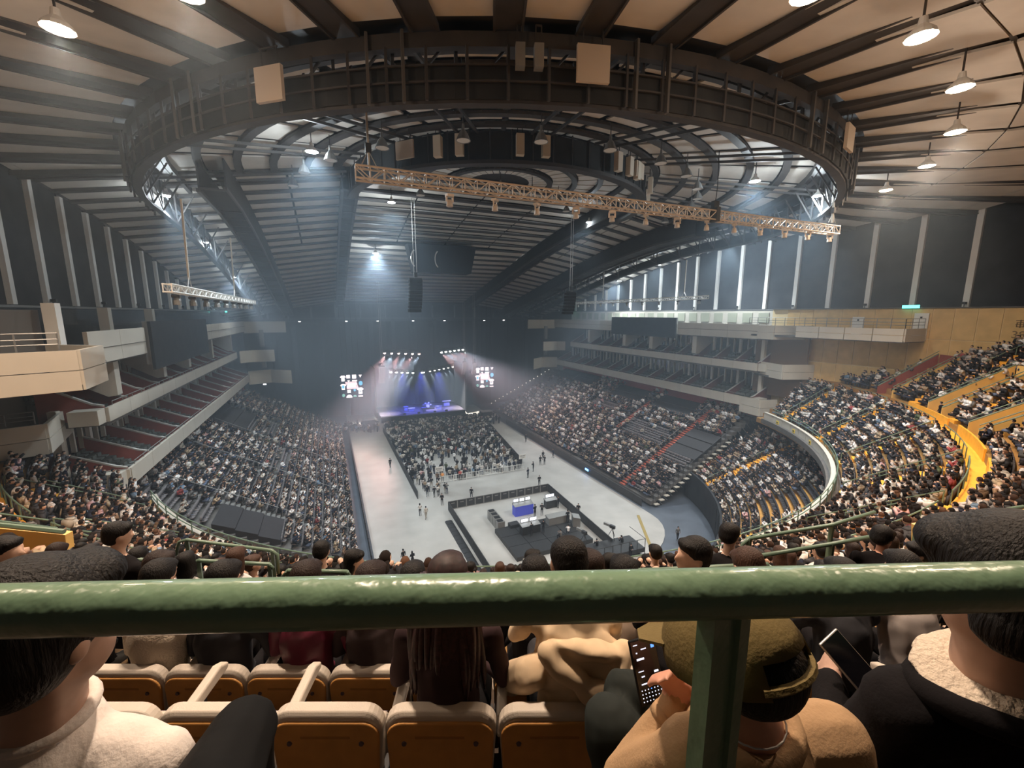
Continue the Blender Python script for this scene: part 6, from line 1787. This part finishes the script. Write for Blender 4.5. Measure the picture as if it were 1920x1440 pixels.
# -- beige coat with hood, leaning forward
u = upx(1070, 1260, VA + .2)
P, c, tn, nd = body_back(u, VA + .16, ZA + .01, .28, 1.05, .2, -.5, 'phone')
sc_ = LW(u, VA + .16, ZA)
P += [('e', tuple(sc_ + fh * .02 + Vector((0, 0, .93)) + R * .08), (.20, .10, .13), Matrix.Rotation(RZ, 3, 'Z') @ Matrix.Rotation(.35, 3, 'Y'), 1), ('c', tuple(sc_ + Vector((0, 0, .86)) - R * .2), tuple(sc_ + fh * .2 + Vector((0, 0, .62)) - R * .30), .085, .07, 1)]
o, o0 = fig('person bending forward in a crumpled beige cotton coat with its hood down', P, hair_w(c, .095, .2, -.5), [M_skin, M_beige, M_denim, M_shoe], .012, .012)
Mr = Matrix.Rotation(RZ, 3, 'Z')
hd = [('e', tuple(sc_ + Mr @ Vector((.07, .0, .99))), (.20, .12, .055), Mr @ Matrix.Rotation(.18, 3, 'Y') @ Matrix.Rotation(-.5, 3, 'X'), 1), ('c', tuple(sc_ + Mr @ Vector((-.12, -.04, .99))), tuple(sc_ + Mr @ Vector((.16, -.13, .80))), .055, .06, 1), ('c', tuple(sc_ + Mr @ Vector((.24, .0, .98))), tuple(sc_ + Mr @ Vector((.17, -.13, .80))), .05, .06, 1)]
hm = make_body('hood', [(p[0], tuple(Vector(p[1]) - o0), *( [tuple(Vector(p[2]) - o0)] if p[0] == 'c' else [p[2]]), *p[3:]) for p in hd], .012, 3, [M_beige] * 4, .012); link('hood', hm, o)
# dark bag/cloak draped right of the coat
P = [('c', tuple(pix(1170, 1300, 1.62)), tuple(pix(1260, 1330, 1.6)), .09, .07, 1), ('c', tuple(pix(1150, 1360, 1.5)), tuple(pix(1200, 1560, 1.5)), .10, .13, 1)]
q0 = Vector(P[0][1]); q0.z = 23.6
hm = make_body('draped_coat', [(p[0], tuple(Vector(p[1]) - q0), tuple(Vector(p[2]) - q0), *p[3:]) for p in P], .012, 3, [M_coat, mat('black_drape', (.02, .024, .022), .8), M_coat, M_coat], .012)
link('draped_coat', hm, None, q0, 0, 'black coat heaped on the seat between the beige coat and the olive cap', 'coat')
# -- second row of people, seen between rail and seats
second = [(290, .12, 'lap', M_fleece, 'person with a cream hood over dark clothes, left of the black jacket', 0, M_hair), (415, .10, 'lap', M_denim, 'person in dark charcoal jacket in the second row, behind the cream hood\'s right', 0, M_hair), (572, .10, 'lap', M_burg, 'person in burgundy jacket in the second row', 0, M_hair2), (695, .08, 'lap', mat('dark_taupe', (.05, .035, .035), .8), 'person in dark taupe top with brown hair, left of the long haired woman', .2, M_hair2),
          (1005, .2, 'lap', M_coat, 'person in black beyond the beige coat\'s shoulder', 0, M_hair), (1175, .2, 'phone', M_khaki, 'person in taupe jacket beyond the beige hood', 0, M_hair), (1590, .15, 'phone', M_denim, 'person in charcoal jacket right of the olive cap', 0, M_hair), (1730, .3, 'phone', M_puff, 'person in pale grey puffer jacket bending over the phone hands', 0, M_hair), (1880, .1, 'lap', M_coat, 'person in black in the second row at the right edge', 0, M_hair)]
for (px_, ln, arms, mt_, lab, lg, hm_) in second:
    v = 2.42; u = upx(px_, 1180, v)
    P, c, tn, nd = body_back(u, v, ZB + .01, ln, 1.0, float(rng.uniform(-.4, .4)), -.25, arms)
    fig(lab, P, hair_w(c, .094, tn, nd, lg), [M_skin2, mt_, M_coat, M_shoe], .018, .005, hm_, .016)
# -- people whose heads show just above the rail: (px, row distance, turn, standing?, garment, label, hair, long, scale)
PINKT = mat('pink_top', (.75, .35, .38), .7); CREAMT = mat('cream_top', (.66, .52, .40), .8)
third = [(303, 1062, 50, -1.15, 0, 'lap', M_khaki, 'man in face mask turned right, above the rail at left', M_hair2, 0), (603, 1034, 33, .1, -.5, 'phone', M_coat, 'person in black looking down at a phone, above the rail left of centre', M_hair, 0), (664, 1050, 34, -.9, -.3, 'phone', CREAMT, 'long haired woman in pale top looking down right, left of centre', M_hair, .2),
         (775, 1083, 52, 0, -.2, 'lap', M_coat, 'dark haired head just above the rail, right of the broad brown one', M_hair, 0), (826, 1058, 27, -.5, -.1, 'phone', PINKT, 'person in pink top taking a photo with a phone', M_hair, 0), 
         (1001, 1047, 29, -1.2, .1, 'lap', CREAMT, 'short haired man in cream top turned right, at centre above the rail', M_hair, 0), (1108, 1060, 50, .2, -.1, 'lap', M_coat, 'brown haired head with ear showing, right of centre', M_hair2, 0), (1145, 1056, 32, -1.0, -.1, 'chin', M_khaki, 'person with hand at the chin, right of centre', M_hair, 0),
         (1228, 1036, 26, .2, -.2, 'phone', M_coat, 'person in black looking at a phone right of centre, short hair', M_hair, 0), (1298, 1042, 60, 1.25, .05, 'phone', M_coat, 'black haired man in profile facing left, above the rail', M_hair, 0), (1368, 1003, 38, -.7, -.3, 'lap', M_coat, 'person in black with bowed head, between the profile man and the handrail', M_hair, 0), (1402, 1062, 58, .2, -.5, 'lap', M_khaki, 'brown haired woman with head bowed, above the rail', M_hair3, .15),
         (1545, 1075, 40, -.2, -.2, 'chin', M_coat, 'person in black raising a hand to the head, above the rail', M_hair, 0), (222, 1003, 42, -.6, -.2, 'lap', M_coat, 'person in black with black hair leaning, above the rail at left', M_hair, 0), (14, 1035, 50, -1.1, 0, 'lap', M_khaki, 'person at the left edge above the rail, face turned right', M_hair, 0)]
for (px_, py_, wpx, tn, nod_, arms, mt_, lab, hm_, lg) in third:
    hd_ = pix(px_, py_, .19 * FOCAL / wpx)
    pr, c = seated_parts(.08, tn, nod_, arms, .088)
    Mr = Matrix.Rotation(RZ + tn * .35, 3, 'Z'); o_ = hd_ - Mr @ Vector(c)
    P = []
    for p in pr:
        if p[0] == 'c': P.append(('c', tuple(o_ + Mr @ Vector(p[1])), tuple(o_ + Mr @ Vector(p[2])), p[3], p[4], p[5]))
        else: P.append(('e', tuple(o_ + Mr @ Vector(p[1])), p[2], Mr @ (p[3] if p[3] is not None else Matrix.Identity(3)), p[4]))
    fig(lab, P, hair_parts(hd_, .088, RZ + tn * 1.35, nod_, lg), [M_skin2, mt_, M_coat, M_shoe], .016 if wpx > 45 else .02, .004, hm_, .013)
# standing man in black at the right, handing something to his neighbour
g = LW(upx(1660, 1040, 3.9), 3.9, 22.1)
pr, c = standing_parts(0, -.9, 'phone', .12)
o = link('person', make_body('standing_body', pr, .018, 3, [HOT, M_coat, M_coat, M_shoe], .004), None, g, RZ - .5, 'man standing in black hooded jacket bending towards his neighbour at right', 'person')
link('hair', make_body('hair', hair_parts(c, .095, -.9, -.3), .015, 3, [M_hair] * 4), o)
pr, c = seated_parts(.1, .6, -.2, 'phone')
g = LW(upx(1745, 1030, 3.9), 3.9, 22.35)
o = link('person', make_body('seated_body', pr, .018, 3, [M_skin2, M_beige, M_denim, M_shoe], .004), None, g, RZ + .6, 'person in beige sleeves holding up a phone beside the standing man', 'person')
link('hair', make_body('hair', hair_parts(c, .095, .6, -.2), .015, 3, [M_hair] * 4), o)
# green handrails of the tier just beyond the nearest heads
def near_rail(pts, v, label, posts=()):
    t = empty('handrail_run', (0, 0, 0), 0, label, 'railing')
    P = [fpix(x, y, vv) for (x, y), vv in zip(pts, v)]
    m = MB(); m.tube(P, .022, 8); m.build('handrail', M_green, t, smooth=True)
    for i in posts:
        m = MB(); m.bar(P[i], P[i] - Vector((0, 0, .95)), .04, .04); m.build('rail_post', M_green, t)
near_rail([(330, 1040), (336, 1016), (350, 1012), (510, 1032), (520, 1040), (522, 1075)], [5.2, 5.2, 5.2, 5.0, 5.0, 5.0], 'upper green handrail loop at the left above the rail', (2, 3))
near_rail([(355, 1075), (360, 1056), (372, 1051), (505, 1058), (512, 1066)], [4.4] * 5, 'lower green handrail loop at the left', (2, 3))
near_rail([(245, 1060), (252, 1052), (262, 1050), (330, 1055)], [3.6] * 4, 'short curved green handrail end beside the man in the mask', (2,))
near_rail([(530, 1082), (540, 1070), (650, 1072), (655, 1080)], [3.8] * 4, 'short green handrail left of centre', (1, 2))
near_rail([(1388, 1035), (1393, 1020), (1405, 1010), (1560, 984), (1640, 960)], [4.6, 4.6, 4.6, 4.8, 5.0], 'upper green handrail sloping up to the right', (2, 3))
near_rail([(1420, 1043), (1560, 1020), (1640, 1005)], [4.0, 4.1, 4.2], 'lower green handrail sloping up to the right', (1,))
near_rail([(1715, 1020), (1718, 996), (1728, 985), (1790, 972), (1920, 950)], [4.6] * 5, 'green handrail around the yellow wall at right', (1, 3))
near_rail([(1130, 1074), (1240, 1070), (1440, 1060)], [2.6, 2.6, 2.6], 'thin green handrail just above the big rail, right of centre', (0, 2))
t = empty('stair_wall', (0, 0, 0), 0, 'yellow wall below the handrail at the left, behind the heads', 'wall')
p = [fpix(x, y, 6.2) for x, y in ((-60, 985), (122, 1003), (125, 1032), (-60, 1030))]; m = MB(); m.prism(p, fh * .12); m.build('wall_panel', M_ylw, t)
m = MB(); m.tube([fpix(-60, 978, 6.1), fpix(120, 997, 6.1)], .04, 6); m.build('handrail', M_green, t)
t = empty('stair_wall', (0, 0, 0), 0, 'yellow wall below the handrail at the right, behind the big dark head', 'wall')
p = [fpix(x, y, 5.0) for x, y in ((1725, 990), (1800, 975), (1980, 955), (1980, 1060), (1725, 1060))]; m = MB(); m.prism(p, fh * .12); m.build('wall_panel', M_ylw, t)
